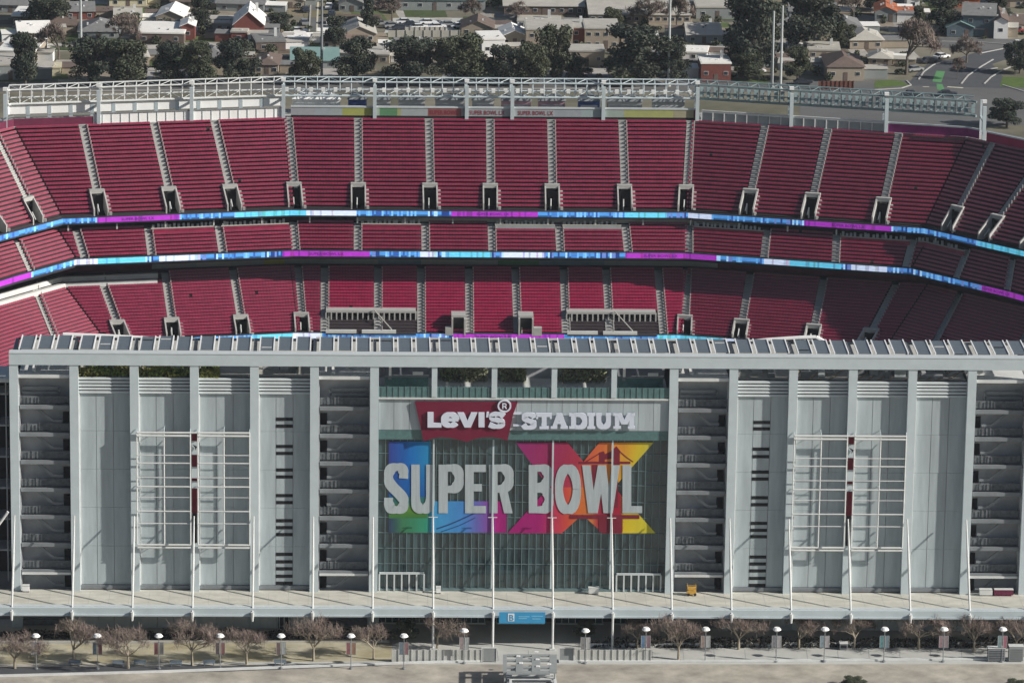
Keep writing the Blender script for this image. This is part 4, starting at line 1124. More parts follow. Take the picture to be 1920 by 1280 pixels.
# ------------------------------------------------------------------ lamp posts with banners
LX_ = [68,183,298,413,527,658,757,870,1097,1210,1322,1455,1545,1657,1768,1878]
bc = [((.25,.25,.28),(.10,.07,.08)),((.10,.14,.18),(.15,.07,.08)),((.18,.07,.08),(.20,.20,.21)),((.09,.07,.08),(.20,.10,.10)),((.14,.10,.10),(.30,.33,.34)),((.24,.10,.11),(.26,.15,.11)),((.14,.18,.22),(.25,.14,.16)),((.3,.24,.24),(.36,.38,.38)),((.2,.2,.2),(.40,.40,.40)),((.10,.18,.30),(.22,.14,.18)),((.26,.20,.18),(.34,.36,.37)),((.18,.18,.20),(.34,.33,.34)),((.2,.26,.3),(.36,.34,.36)),((.10,.22,.24),(.16,.22,.26)),((.26,.17,.19),(.26,.2,.22)),((.18,.26,.27),(.34,.14,.18))]
mats_b = {}
for i, px in enumerate(LX_):
    yb = 1253 if i < 7 else 1240
    if i in (7,8): yb = 1243
    p = gx(px, yb)
    root = empty('lamp_post', p, f'white-capped lamp post with paired banners, {["first","second","third","fourth","fifth","sixth","seventh","eighth","ninth","tenth","eleventh","twelfth","thirteenth","fourteenth","fifteenth","last"][i]} from the left along the tower', 'lamp post', 'lamp posts along the tower')
    b = MB(); b.bar((0,0,0), (0,0,5.0), .075, 8, .06); b.bar((0,0,0), (0,0,.18), .28, 10); b.box(-.75, .75, -.03, .03, 4.13, 4.2); b.box(-.75, .75, -.03, .03, 2.25, 2.31); b.build('pole', M['stair'], root)
    b = MB(); b.bar((0,0,4.9), (0,0,5.15), .3, 14, .66); b.bar((0,0,5.15), (0,0,5.5), .66, 14, .4); b.build('lamp_head', M['lampw'], root)
    for s, c in zip((-1, 1), bc[i]):
        if c not in mats_b: mats_b[c] = mat('banner print', c, .7, .35, 1.4)
        b = MB(); b.box(min(s*.1, s*.72), max(s*.1, s*.72), -.05, -.02, 2.32, 4.12); bb = b.build('banner', mats_b[c], root)
        b = MB()
        for x0_, x1_ in ((s*.1, s*.14), (s*.68, s*.72)): b.box(min(x0_,x1_), max(x0_,x1_), -.07, -.052, 2.32, 4.12)
        b.build('banner_edge', M['offwhite'] if i > 6 else M['conc'], bb)
# benches
bl = [(0,'first'),(1,'second'),(2,'third'),(3,'fourth'),(4,'fifth'),(5,'sixth')]
for i, (px, py) in enumerate(((140,1247),(222,1248),(262,1247),(330,1248),(392,1247),(525,1246))):
    root = empty('bench', gx(px, py), f'dark steel bench at the kerb of the planting bed, {bl[i][1]} from the left', 'bench', 'benches along the kerb')
    b = MB(); b.box(-.9,.9,-.25,.25,.4,.48); b.build('seat', M['bench'], root)
    for s in (-1,1): b = MB(); b.box(s*.7-.06, s*.7+.06, -.2,.2,0,.4); b.build('leg', M['bench'], root)
    b = MB(); b.box(-.9,.9,.22,.28,.5,.85); b.build('backrest', M['bench'], root)

# ------------------------------------------------------------------ entrance gate structure at the bottom centre
root = empty('entrance_gate', (0,0,0), 'grey pergola gate with dark roof openings at the bottom centre', 'gate')
gc = gx(992, 1262); gy = gc.y; gxx = gc.x; ztop = 3.2
wz = 1/((F/(gc-CAM).dot(fw)))     # metres per photo pixel here
def PG(px, py): p = at(px, py, 2, ztop); return p
xsl = [948, 968, 988, 1008, 1028, 1042]
b = MB()
cols_ = [(943,950),(967,980),(997,1013),(1030,1044)]
for a, c in cols_:
    P = [PG(a,1229), PG(c,1229), PG(c,1262), PG(a,1262)]; b.prism([P[3], P[2], P[1], P[0]], (0,0,.25))
for y0, y1 in ((1228,1231),(1237.5,1240.5),(1250.5,1253.5),(1259,1264)):
    P = [PG(950,y0), PG(1031,y0), PG(1031,y1), PG(950,y1)]; b.prism([p-Vector((0,0,.01)) for p in (P[3],P[2],P[1],P[0])], (0,0,.22))
for px in (946, 1040):
    for py in (1231, 1262): p = PG(px, py); b.bar((p.x, p.y, 0), (p.x, p.y, ztop), .14, 8)
attach(b.build('roof_frame', M['greyw']), root)
b = MB()
for px, py in ((968,1234),(973,1247),(1002,1226),(1004,1240),(1005,1253),(1026,1249)):
    b = MB(); p = PG(px, py); b.prism([p+Vector((0,0,.28)), p+Vector((.5,0,.28)), p+Vector((.6,.4,.28)), p+Vector((.1,.5,.28))], (0,0,.12)); b.build('light_box', M['white'], root)
b = MB(); P = [PG(949,1230), PG(1040,1230), PG(1040,1262), PG(949,1262)]
b.quad(*[(p.x, p.y, ztop-1.4) for p in (P[3],P[2],P[1],P[0])]); b.build('shade_floor', M['dark'], root)
# lower canopy, at the frame edge
b = MB(); zt = 2.2
for pts in ([(955,1264),(1040,1264),(1040,1267),(955,1267)], [(955,1264),(960,1264),(960,1300),(955,1300)], [(1036,1264),(1041,1264),(1048,1300),(1042,1300)], [(958,1271),(1038,1271),(1038,1274),(958,1274)]):
    P = [at(x_, y_, 2, zt) for x_, y_ in pts]; b.prism(list(reversed(P)), (0,0,.2))
for px, py in ((957,1266),(1039,1266),(957,1298),(1044,1298)): p = at(px, py, 2, zt); b.bar((p.x,p.y,0), p, .1, 6)
b.build('front_frame', M['offwhite'], root)
b = MB(); P = [at(x_, y_, 2, zt-.6) for x_, y_ in ((958,1275),(1040,1275),(1044,1310),(956,1310))]; b.poly(list(reversed(P))); b.build('front_floor', M['dark'], root)
for px, sd_ in ((917, 'left'), (1062, 'right')):
    r2_ = empty('screen_fence', gx(px, 1240), f'white-framed grey screen fence {sd_} of the entrance gate', 'fence', 'screens beside the gate')
    b = MB(); b.box(-1.2, -1.05, -.1, .1, 0, 2.3); b.box(1.05, 1.2, -.1, .1, 0, 2.3); b.box(-1.05, 1.05, -.08, .08, 2.15, 2.3); b.build('frame', M['offwhite'], r2_)
    b = MB(); b.box(-1.05, 1.05, -.03, .03, .1, 2.14); b.build('screen', M['greyw'], r2_)
for p0, p1, sd_ in ((735, 905, 'left'), (1075, 1220, 'right')):
    a = gx(p0, 1240); c = gx(p1, 1240); b = MB()
    n = 14 if sd_ == 'left' else 12
    b.prism([a, c, c+Vector((0,.12,0)), a+Vector((0,.12,0))], (0,0,1.9))
    for i in range(n+1): q = a.lerp(c, i/n); b.box(q.x-.05, q.x+.05, q.y-.1, q.y-.01, 0, 2)
    tag(b.build('panel_fence', M['pave']), f'long pale panel fence {sd_} of the entrance gate', 'fence')
b = MB(); A = at(936,1147,1,DY-.9); C_ = at(1022,1168,1,DY-.9)
root = empty('blue_sign', (0,0,0), 'bright blue hanging sign with white shield under the deck edge', 'sign')
b.box(A.x, C_.x, DY-.95, DY-.85, C_.z, A.z); b.build('sign_panel', M['sblue'], root)
b = MB(); h_ = A.z-C_.z; s0 = A.x+(C_.x-A.x)*.19; s1 = A.x+(C_.x-A.x)*.33
b.box(s0, s1, DY-.99, DY-.955, C_.z+.2*h_, A.z-.1*h_); b.build('shield', M['white'], root)
text('B', h_*.75, ((s0+s1)/2, DY-1.0, C_.z+.26*h_), (R(90),0,0), M['sblue'], root, 'letter', 1, .03)
lb_ = mat('light blue print', (.2,.5,.7), .6, .1); b = MB()
for f0, f1, g in ((.42,.66,.62),(.70,.95,.66),(.42,.6,.45),(.72,.9,.42)): b.box(A.x+(C_.x-A.x)*f0, A.x+(C_.x-A.x)*f1, DY-.975, DY-.952, C_.z+h_*(g-.04), C_.z+h_*(g+.04))
b.build('print_line', lb_, root)
# scissor lift, carts on the deck
root = empty('scissor_lift', (at(1296,1112,2,6.2).x, -1.6, 6.2), 'small yellow scissor lift parked in front of a stairwell', 'lift machine')
b = MB(); b.box(-.7,.7,-.5,.5,.25,.8); b.box(-.65,.65,-.45,.45,1.0,1.25); b.build('chassis', M['yellow'], root)
b = MB(); 
for s in (-1,1): b.bar((-.6,s*.4,.8),(.6,s*.4,1.0),.05); b.bar((.6,s*.4,.8),(-.6,s*.4,1.0),.05)
for x_ in (-.65,.65):
    for y_ in (-.45,.45): b.bar((x_,y_,1.2),(x_,y_,1.75),.03)
b.box(-.65,.65,-.48,-.44,1.7,1.75); b.build('guard_rail', M['yellow'], root)
for x_ in (-.5,.5):
    for y_ in (-.5,.5): b = MB(); b.bar((x_,y_-.08,.22),(x_,y_+.08,.22),.22,10); b.build('wheel', M['rubber'], root)
for i, (px, w_, m_, lb) in enumerate(((48,1.0,'white','white equipment box at the left end of the deck'),(1848,2.2,'offwhite','pale covered cart in front of the last stairwell'),(1878,3.2,'maroon','low red and white barrier in front of the last stairwell'),(822,.7,'white','small white cabinet at the second lobby post'),(1113,1.6,'offwhite','pale table in front of the lobby glass'),(1210,.01,'white',''))):
    if not lb: continue
    p = at(px, 1112, 2, 6.2); root = empty('equipment_box', (p.x, -1.2, 6.2), lb, 'equipment'); b = MB(); b.box(-w_/2, w_/2, -.35, .35, .15, 1.0); b.build('cabinet', M[m_], root)
    b = MB(); b.box(-w_/2-.05, w_/2+.05, -.4, .4, 1.0, 1.08); b.build('lid', M['offwhite'], root)
    b = MB()
    for s in (-1,1): b.box(s*w_*.4-.06, s*w_*.4+.06, -.3, .3, 0, .15)
    b.build('foot', M['rubber'], root)

# ------------------------------------------------------------------ tall light poles behind
for i, (px, py, tp, m_, lb) in enumerate(((152,95,-90,'pole','tall pale pole at the left among the gardens'),(603,155,-60,'stair','tall dark light pole left of the parked cars'),(1253,162,-60,'pole','tall pale pole behind the wide oak'),(1447,168,24,'pole','left pole of the tall twin poles'),(1463,170,14,'pole','right pole of the tall twin poles'))):
    p = gx(px, py); sc_ = F/(p-CAM).dot(fw); h = (py-tp)/sc_/math.cos(TH)
    root = empty('light_pole', p, lb, 'light pole', 'tall light poles'); b = MB(); b.bar((0,0,0),(0,0,h),.34,10,.24); b.build('shaft', M[m_], root)
    b = MB(); b.bar((0,0,0),(0,0,.6),.6,10); b.build('foot', M['conc'], root)
    if tp < 0: b = MB(); b.box(-1.4,1.4,-.3,.3,h,h+.3); b.build('lamp_bar', M['pole'], root)

# ------------------------------------------------------------------ streets behind
def band(name, pts, m, z=-.02): return sheet(name, G(*pts), m, z)
band('street', [(-200,172),(2200,172),(2200,150),(1500,153),(-200,156)], 'x' and M['asph2'], -.03)
band('crossing', [(1500,235),(2200,235),(2200,150),(1500,150)], M['asph2'], -.028)
band('lane', [(580,100),(606,100),(612,-20),(586,-20)], M['asph2'], -.02)
band('side_street', [(1700,160),(1900,166),(1860,120),(1940,95),(1940,85),(1840,95),(1800,108),(1742,118),(1722,135)], M['asph'], -.018)
band('side_road', [(1700,80),(1940,112),(1940,74),(1740,70)], M['asph2'], -.022)
band('bike_lane', [(1748,153),(1765,155),(1772,134),(1756,133)], M['greenlane'], -.008)
band('bike_lane_crossing', [(1757,168),(1772,170),(1767,158),(1756,157)], M['greenlane'], -.008)
band('lawn', [(1640,165),(1705,160),(1690,152),(1665,150),(1640,152)], M['lawn'], -.008)
band('lawn_strip', [(1875,162),(1940,166),(1940,146),(1880,144)], M['lawn'], -.008)
band('lawn_patch', [(1150,154),(1225,154),(1210,138),(1165,138)], M['lawn'], -.008)
band('front_yard', [(180,40),(290,40),(270,15),(190,15)], M['lawn'], -.01)
band('car_park', [(720,62),(985,62),(985,34),(735,34)], M['pave'], -.01)
b = MB()
for L in ([(1722,150),(1732,135),(1750,122),(1770,115)], [(1802,158),(1815,142),(1840,125),(1862,112)], [(1845,158),(1858,145),(1880,132),(1900,124)], [(1640,169),(1690,166),(1708,160),(1700,152)],[(1880,160),(1920,172),(1960,175)],[(1700,72),(1760,78),(1840,80),(1920,86)],[(1840,100),(1900,88),(1960,80)],[(120,171),(600,168)],[(620,168),(1200,166)],[(578,100),(584,-20)],[(612,100),(622,-20)],[(1870,128),(1838,132)]):
    for a, c in zip(L, L[1:]):
        A = gx(*a); C_ = gx(*c); d = (C_-A).normalized(); n = Vector((-d.y, d.x, 0))*.18; b.prism([A-n, C_-n, C_+n, A+n], (0,0,.14))
o = b.build('street_kerb', M['conc2']); o['kind'] = 'structure'
b = MB()
for L, w_ in (([(594,60),(597,-10)], .22), ([(1776,163),(1806,165)], .5), ([(1730,163),(1742,163)], .3)):
    for a, c in zip(L, L[1:]):
        A = gx(*a); C_ = gx(*c); d = (C_-A).normalized(); n = Vector((-d.y, d.x, 0))*w_; b.poly([A-n, C_-n, C_+n, A+n])
o = b.build('road_marking', mat('road paint', (.55,.52,.42), .8, .1)); o['kind'] = 'structure'; o.location.z = .005

# ------------------------------------------------------------------ houses
def house(px, py, wpx, dep, hpx, wall, roof, label, style='gable', ridge='x', rz=0, win=3, rh=None, cat='house', name='house', group='houses behind the stadium', chim=False):
    """px,py: middle of the foot of the front wall in the photo; wpx width and hpx eaves height in photo pixels"""
    p = gx(px, py); s = F/(p-CAM).dot(fw); w_ = wpx/s; h = hpx/s/math.cos(TH); hw = w_/2; e = .35
    root = empty(name, p, label, cat, group, R(rz)); b = MB(); b.box(-hw, hw, 0, dep, 0, h)
    rh = rh if rh is not None else (min(w_, dep)*.22)
    r = MB()
    if style == 'flat':
        r.box(-hw-.15, hw+.15, -.15, dep+.15, h+.01, h+.35); r.box(-hw+.1, hw-.1, .1, dep-.1, h+.36, h+.38)
    elif style == 'hip':
        i = min(hw, dep/2)*.9
        A = [(-hw-e,-e,h),(hw+e,-e,h),(hw+e,dep+e,h),(-hw-e,dep+e,h)]; r1_ = (-hw+i, dep/2, h+rh); r2_ = (hw-i, dep/2, h+rh)
        if w_ < dep: r1_ = (0, i, h+rh); r2_ = (0, dep-i, h+rh); r.poly([A[0],A[1],r1_]); r.poly([A[1],A[2],r2_,r1_]); r.poly([A[2],A[3],r2_]); r.poly([A[3],A[0],r1_,r2_])
        else: r.poly([A[0],A[1],r2_,r1_]); r.poly([A[1],A[2],r2_]); r.poly([A[2],A[3],r1_,r2_]); r.poly([A[3],A[0],r1_])
        r.poly(list(reversed(A)))
    elif ridge == 'x':
        for y0, y1 in ((-e, dep/2), (dep+e, dep/2)):
            r.prism([(-hw-e,y0,h-.1),(hw+e,y0,h-.1),(hw+e,y1,h+rh),(-hw-e,y1,h+rh)], (0,0,.16))
        for x_ in (-hw, hw-.15): b.prism([(x_,0,h),(x_,dep,h),(x_,dep/2,h+rh-.05)], (.15,0,0))
    else:
        for x0_, x1_ in ((-hw-e, 0), (hw+e, 0)):
            r.prism([(x0_,-e,h-.1),(x0_,dep+e,h-.1),(x1_,dep+e,h+rh),(x1_,-e,h+rh)], (0,0,.16))
        for y_ in (0, dep-.15): b.prism([(-hw,y_,h),(hw,y_,h),(0,y_,h+rh-.05)], (0,.15,0))
    b.build('wall', M[wall], root); ro = r.build('roof', M[roof], root)
    nf = 2 if h > 4.6 else 1
    for f in range(nf):
        for i in range(win):
            x = -hw+w_*(i+.5)/win; z = h*(f+.5)/nf
            if f == 0 and i == win//2 and win > 1:
                q = MB(); q.box(x-.5, x+.5, -.06, -.004, 0, min(2.1, h*.8)); q.build('door', M['tile'], root); continue
            q = MB(); q.box(x-.55, x+.55, -.06, -.004, z-.45, z+.5); wo = q.build('window_frame', M['offwhite'], root)
            q = MB(); q.box(x-.47, x+.47, -.08, -.062, z-.38, z+.43); q.build('pane', M['win'], wo)
    if cat == 'house':
        rr = random.Random(label)
        for _ in range(2):
            gw, gd, gh = rr.uniform(1.5, 3.2), rr.uniform(2, 5), min(h*.8, 2.4); sx = rr.choice((-1, 1)); gx0 = sx*(hw+gw+.1); y0 = rr.uniform(0, dep)
            q = MB(); q.box(gx0-gw+.1, gx0+gw-.1, y0, y0+gd, 0, gh); an = q.build('annex', M[rr.choice(('tan','greyw','white',wall))], root)
            q = MB(); q.prism([(gx0-gw,y0-.2,gh+.02),(gx0+gw,y0-.2,gh+.02),(gx0+gw,y0+gd+.2,gh+.3),(gx0-gw,y0+gd+.2,gh+.3)], (0,0,.14)); q.build('annex_roof', M[rr.choice(('whroof','ltroof','grroof','ltroof','tile'))], an)
        for _ in range(3):
            q = MB(); x_, y_ = rr.uniform(-hw*.8, hw*.8), rr.uniform(dep*.2, dep*.45); zt = h+rh*(y_/(dep/2) if ridge == 'x' else 1-abs(x_)/hw)*(style != 'flat')
            q.box(x_-.2, x_+.2, y_, y_+.4, zt-.3, zt+.55); q.build('roof_vent', M[rr.choice(('offwhite','stair','white'))], ro)
    if chim: q = MB(); q.box(hw*.4, hw*.4+.7, dep*.55, dep*.55+.7, h, h+rh+.8); q.build('chimney', M['offwhite'], ro)
    return root
H = [
 dict(px=20,py=150,wpx=70,dep=14,hpx=26,wall='greyw',roof='ltroof',label='grey-walled house with striped pale roof at the far left',style='flat'),
 dict(px=30,py=118,wpx=70,dep=16,hpx=20,wall='tan',roof='whroof',label='flat house with bright white roof at the far left',style='flat'),
 dict(px=65,py=80,wpx=60,dep=12,hpx=18,wall='tan',roof='whroof',label='white-roofed house beside the white board fence',style='gable'),
 dict(px=45,py=48,wpx=46,dep=12,hpx=16,wall='tile',roof='whroof',label='small white-roofed house above the first white roof',style='flat'),
 dict(px=20,py=24,wpx=60,dep=12,hpx=14,wall='greyw',roof='grroof',label='grey-roofed house at the top left corner',style='gable'),
 dict(px=92,py=143,wpx=44,dep=6,hpx=14,wall='creamw',roof='creamw',label='small cream walled garage by the street',style='flat',win=1),
 dict(px=150,py=37,wpx=54,dep=9,hpx=15,wall='brick',roof='grroof',label='red-walled house with grey roof behind the left pole',ridge='x'),
 dict(px=300,py=82,wpx=90,dep=14,hpx=18,wall='tile',roof='whroof',label='large house with patchy bright white roof',style='flat'),
 dict(px=318,py=48,wpx=50,dep=12,hpx=16,wall='tan',roof='whroof',label='white-roofed wing behind the patchy white roof',ridge='y'),
 dict(px=352,py=76,wpx=26,dep=8,hpx=26,wall='brick',roof='whroof',label='red-brown gable between white roof and dark tree',ridge='y',win=1),
 dict(px=185,py=72,wpx=76,dep=12,hpx=12,wall='greyw',roof='grroof',label='low dark grey-roofed house behind the bare tree',style='hip'),
 dict(px=412,py=60,wpx=50,dep=10,hpx=14,wall='greyw',roof='ltroof',label='house with pale awning left of the red gable',style='flat'),
 dict(px=466,py=74,wpx=56,dep=13,hpx=26,wall='brick',roof='whroof',label='red-walled house with broad white gable roof',ridge='y',win=2,rh=3.4),
 dict(px=448,py=80,wpx=30,dep=6,hpx=18,wall='brick',roof='ltroof',label='small red-walled annex with pale flat roof',style='flat',win=1),
 dict(px=450,py=22,wpx=90,dep=14,hpx=14,wall='greyw',roof='grroof',label='long grey roof at the top above the red gable',ridge='x'),
 dict(px=508,py=96,wpx=56,dep=10,hpx=16,wall='tile',roof='grroof',label='dark square roof with pale rim',style='flat',win=2),
 dict(px=500,py=140,wpx=44,dep=12,hpx=18,wall='tan',roof='tile',label='tan house with brown roof left of the teal-roofed house',style='hip'),
 dict(px=590,py=128,wpx=88,dep=10,hpx=14,wall='greyw',roof='tealroof',label='low house with pale teal roof behind the dark pole',ridge='x'),
 dict(px=628,py=92,wpx=46,dep=10,hpx=14,wall='tan',roof='tile',label='brown-roofed house right of the dark pole',style='hip'),
 dict(px=674,py=80,wpx=62,dep=12,hpx=16,wall='tan',roof='ltroof',label='house with two white gable slopes left of the car park',ridge='y'),
 dict(px=815,py=20,wpx=190,dep=26,hpx=20,wall='greyw',roof='tealroof',label='wide school hall with pale teal roof at the top',ridge='x',win=7,cat='building',rh=1.6),
 dict(px=1020,py=28,wpx=150,dep=20,hpx=16,wall='tile',roof='ltroof',label='long school block with pale roof left of the gap',ridge='x',win=9,cat='building',rh=1.2),
 dict(px=1200,py=44,wpx=190,dep=22,hpx=16,wall='tan',roof='ltroof',label='long school block with pale roof and window row',ridge='x',win=14,cat='building',rh=1.2),
 dict(px=925,py=108,wpx=44,dep=10,hpx=32,wall='white',roof='whroof',label='bright white two-storey house in the centre',style='flat',win=2),
 dict(px=965,py=88,wpx=46,dep=10,hpx=20,wall='tan',roof='whroof',label='house with white gable slope right of the white house',ridge='y'),
 dict(px=895,py=66,wpx=60,dep=10,hpx=12,wall='tan',roof='tile',label='brown gabled shed right of the parked cars',ridge='y'),
 dict(px=1030,py=96,wpx=88,dep=12,hpx=38,wall='tan',roof='ltroof',label='beige flats left of the dark brown wall',style='flat',win=4,cat='building'),
 dict(px=1080,py=88,wpx=38,dep=10,hpx=34,wall='brick',roof='ltroof',label='dark red-brown block between beige flats',style='flat',win=1,cat='building'),
 dict(px=1128,py=92,wpx=64,dep=12,hpx=36,wall='tan',roof='ltroof',label='beige flats right of the dark brown wall',style='flat',win=4,cat='building'),
 dict(px=1100,py=124,wpx=66,dep=8,hpx=26,wall='tan',roof='ltroof',label='low beige flats in front with white roof edge',style='flat',win=3,cat='building'),
 dict(px=1320,py=82,wpx=64,dep=12,hpx=16,wall='greyw',roof='ltroof',label='grey house with pale roof left of the huge tree',ridge='x'),
 dict(px=1345,py=36,wpx=80,dep=12,hpx=20,wall='greyw',roof='ltroof',label='pale roof with grey patches above the huge tree',style='flat',cat='building'),
 dict(px=1300,py=112,wpx=50,dep=8,hpx=12,wall='white',roof='whroof',label='low white garage left of the brick house',style='flat',win=1),
 dict(px=1342,py=155,wpx=56,dep=9,hpx=34,wall='brick',roof='whroof',label='dark brick house with white roof edge by the street',style='flat',win=3),
 dict(px=1420,py=126,wpx=44,dep=8,hpx=14,wall='greyw',roof='grroof',label='grey shed between brick house and twin poles',ridge='x',win=1),
 dict(px=1585,py=152,wpx=70,dep=14,hpx=26,wall='tan',roof='tile',label='tan house behind the brown fence',style='hip',win=3),
 dict(px=1545,py=110,wpx=60,dep=10,hpx=14,wall='tan',roof='ltroof',label='pale flat-roofed house above the tan house',style='flat'),
 dict(px=1625,py=92,wpx=64,dep=12,hpx=16,wall='tan',roof='ltroof',label='house with pale roof and small white cabin',style='hip'),
 dict(px=1590,py=66,wpx=54,dep=12,hpx=14,wall='greyw',roof='grroof',label='grey-roofed house left of the orange roof',style='hip'),
 dict(px=1660,py=42,wpx=40,dep=10,hpx=20,wall='greyw',roof='orroof',label='pale-walled house with orange gable roof',ridge='y',win=2),
 dict(px=1700,py=42,wpx=40,dep=8,hpx=14,wall='orroof',roof='orroof',label='orange wing with dark round window',ridge='x',win=1),
 dict(px=1712,py=16,wpx=24,dep=6,hpx=16,wall='white',roof='whroof',label='small bright white gable at the top right',ridge='y',win=1),
 dict(px=1812,py=14,wpx=50,dep=10,hpx=14,wall='orroof',roof='tile',label='brown-roofed house at the top right',style='hip',win=1),
 dict(px=1834,py=70,wpx=60,dep=14,hpx=40,wall='bluewall',roof='grroof',label='slate blue two-storey house beside the white gable',ridge='x',win=2),
 dict(px=1800,py=70,wpx=50,dep=9,hpx=18,wall='bluewall',roof='tealroof',label='slate blue bungalow with pale green roof',ridge='y',win=2),
 dict(px=1876,py=73,wpx=26,dep=14,hpx=32,wall='white',roof='tile',label='narrow bright white gabled house front',ridge='y',win=1,rh=1.0),
 dict(px=1912,py=60,wpx=40,dep=12,hpx=14,wall='tan',roof='tile',label='brown-roofed house at the right edge',ridge='x',win=1),
 dict(px=1510,py=36,wpx=60,dep=12,hpx=14,wall='greyw',roof='grroof',label='grey roof behind the huge trees, right',ridge='x'),
 dict(px=240,py=12,wpx=70,dep=12,hpx=14,wall='creamw',roof='ltroof',label='pale yellow-walled house at the top between trees',ridge='x'),
 dict(px=350,py=18,wpx=60,dep=12,hpx=14,wall='tan',roof='tile',label='brown-roofed house at the top left of centre',ridge='x'),
 dict(px=545,py=16,wpx=50,dep=12,hpx=14,wall='tan',roof='ltroof',label='pale-roofed house beside the street at the top',ridge='y'),
 dict(px=660,py=22,wpx=50,dep=12,hpx=14,wall='greyw',roof='grroof',label='grey-roofed house right of the street at the top',ridge='y'),
 dict(px=1570,py=10,wpx=60,dep=12,hpx=14,wall='tan',roof='tealroof',label='pale teal-roofed house at the top right of centre',ridge='x'),
 dict(px=1890,py=14,wpx=60,dep=12,hpx=14,wall='tan',roof='tile',label='brown-roofed house in the top right corner',ridge='x'),
]
H += [
 dict(px=250,py=122,wpx=60,dep=10,hpx=14,wall='tan',roof='ltroof',label='pale-roofed house half hidden behind the dense street trees',style='hip'),
 dict(px=395,py=122,wpx=60,dep=10,hpx=14,wall='greyw',roof='grroof',label='grey-roofed house half hidden behind the pale-trunk tree',style='hip'),
 dict(px=560,py=86,wpx=40,dep=8,hpx=12,wall='white',roof='whroof',label='small white-roofed cabin beside the street corner',style='flat',win=1),
 dict(px=700,py=118,wpx=60,dep=9,hpx=14,wall='tan',roof='ltroof',label='pale flat roof showing above the street trees left of the car park',style='flat'),
 dict(px=775,py=104,wpx=70,dep=8,hpx=13,wall='tan',roof='grroof',label='grey-roofed house directly below the parked cars',style='gable'),
 dict(px=850,py=100,wpx=54,dep=9,hpx=13,wall='greyw',roof='ltroof',label='pale-roofed house left of the bright white house',style='hip'),
 dict(px=1010,py=52,wpx=80,dep=7,hpx=10,wall='greyw',roof='ltroof',label='low pale-roofed walkway building in front of the long school block',style='flat',win=5),
 dict(px=1130,py=18,wpx=90,dep=12,hpx=12,wall='tile',roof='ltroof',label='pale flat school roof at the top behind the gap',style='flat',win=6),
 dict(px=1290,py=20,wpx=70,dep=12,hpx=12,wall='greyw',roof='ltroof',label='pale roof at the top right of the tall pole',style='gable'),
 dict(px=1250,py=122,wpx=50,dep=9,hpx=14,wall='tan',roof='ltroof',label='pale-roofed house behind the foot of the tall pole',style='gable'),
 dict(px=1200,py=84,wpx=70,dep=8,hpx=12,wall='tan',roof='whroof',label='white flat roof between the school block and the wide oak',style='flat',win=4),
 dict(px=1470,py=66,wpx=60,dep=9,hpx=13,wall='greyw',roof='grroof',label='grey roof glimpsed between the two huge trees',style='gable'),
 dict(px=1525,py=140,wpx=40,dep=7,hpx=12,wall='greyw',roof='ltroof',label='small pale-roofed garage left of the tan house',style='flat',win=1),
 dict(px=1650,py=122,wpx=44,dep=8,hpx=12,wall='tan',roof='ltroof',label='low pale-roofed house behind the big bare tree',style='hip',win=2),
 dict(px=120,py=60,wpx=44,dep=8,hpx=12,wall='tan',roof='tile',label='brown-roofed shed beside the left tall pole',style='gable',win=1),
 dict(px=240,py=44,wpx=50,dep=8,hpx=11,wall='creamw',roof='ltroof',label='low pale house behind the dark grey hip roof',style='gable',win=2),
]
for i, h_ in enumerate(H):
    random.seed(i); house(chim=i % 3 == 0, name='house' if h_.get('cat') != 'building' else 'block_building', rz=random.uniform(-9, 9) if h_.get('cat') != 'building' else 0, **h_)
# garden and street walls
random.seed(5)
def fence(p0, p1, h, m, label, posts=8):
    a = gx(*p0); c = gx(*p1); b = MB(); d = Vector((0,.12,0)); b.prism([a, c, c+d, a+d], (0,0,h))
    root = empty('fence', (0,0,0), label, 'fence'); b.build('fence_board', M[m], root); q = MB()
    for i in range(posts+1): e = a.lerp(c, i/posts); q.box(e.x-.08, e.x+.08, e.y-.14, e.y-.01, 0, h+.15)
    q.build('post', M[m], root)
fence((1535,168),(1600,168),2.0,'wood','brown board fence in front of the tan house')
fence((728,70),(862,70),1.7,'ltroof','long pale wall below the parked cars')
fence((760,60),(836,60),1.2,'conc','short pale wall at the edge of the car park')
fence((89,98),(89,64),1.6,'white','white board fence beside the bare tree',4)
fence((420,156),(700,154),1.3,'stair','dark sound wall along the street, left')
fence((880,158),(1140,156),1.3,'stair','dark sound wall along the street, middle')
fence((110,158),(250,158),1.0,'conc','pale low wall under the dense trees')
# ------------------------------------------------------------------ cars
def make_car(m):
    root = bpy.data.objects.new('parked_car', None); col.objects.link(root)
    b = MB(); b.prism([(-2.2,-.85,.35),(2.2,-.85,.35),(2.25,-.85,.8),(1.2,-.85,.92),(-1.6,-.85,.95),(-2.25,-.85,.85)], (0,1.7,0)); b.build('body', M[m], root)
    b = MB(); b.prism([(-1.7,-.72,.93),(1.1,-.72,.9),(.5,-.72,1.38),(-1.2,-.72,1.4)], (0,1.44,0)); b.build('window', M['win'], root)
    b = MB(); b.box(-1.15,.45,-.68,.68,1.41,1.46); b.build('roof', M[m], root)
    for x_ in (-1.4, 1.4):
        for y_ in (-.85,.85): b = MB(); b.bar((x_,y_-.1,.33),(x_,y_+.1,.33),.33,10); b.build('wheel', M['rubber'], root)
    return root
base = {m: make_car(m) for m in ('carw','card','carg','carr')}; used = set()
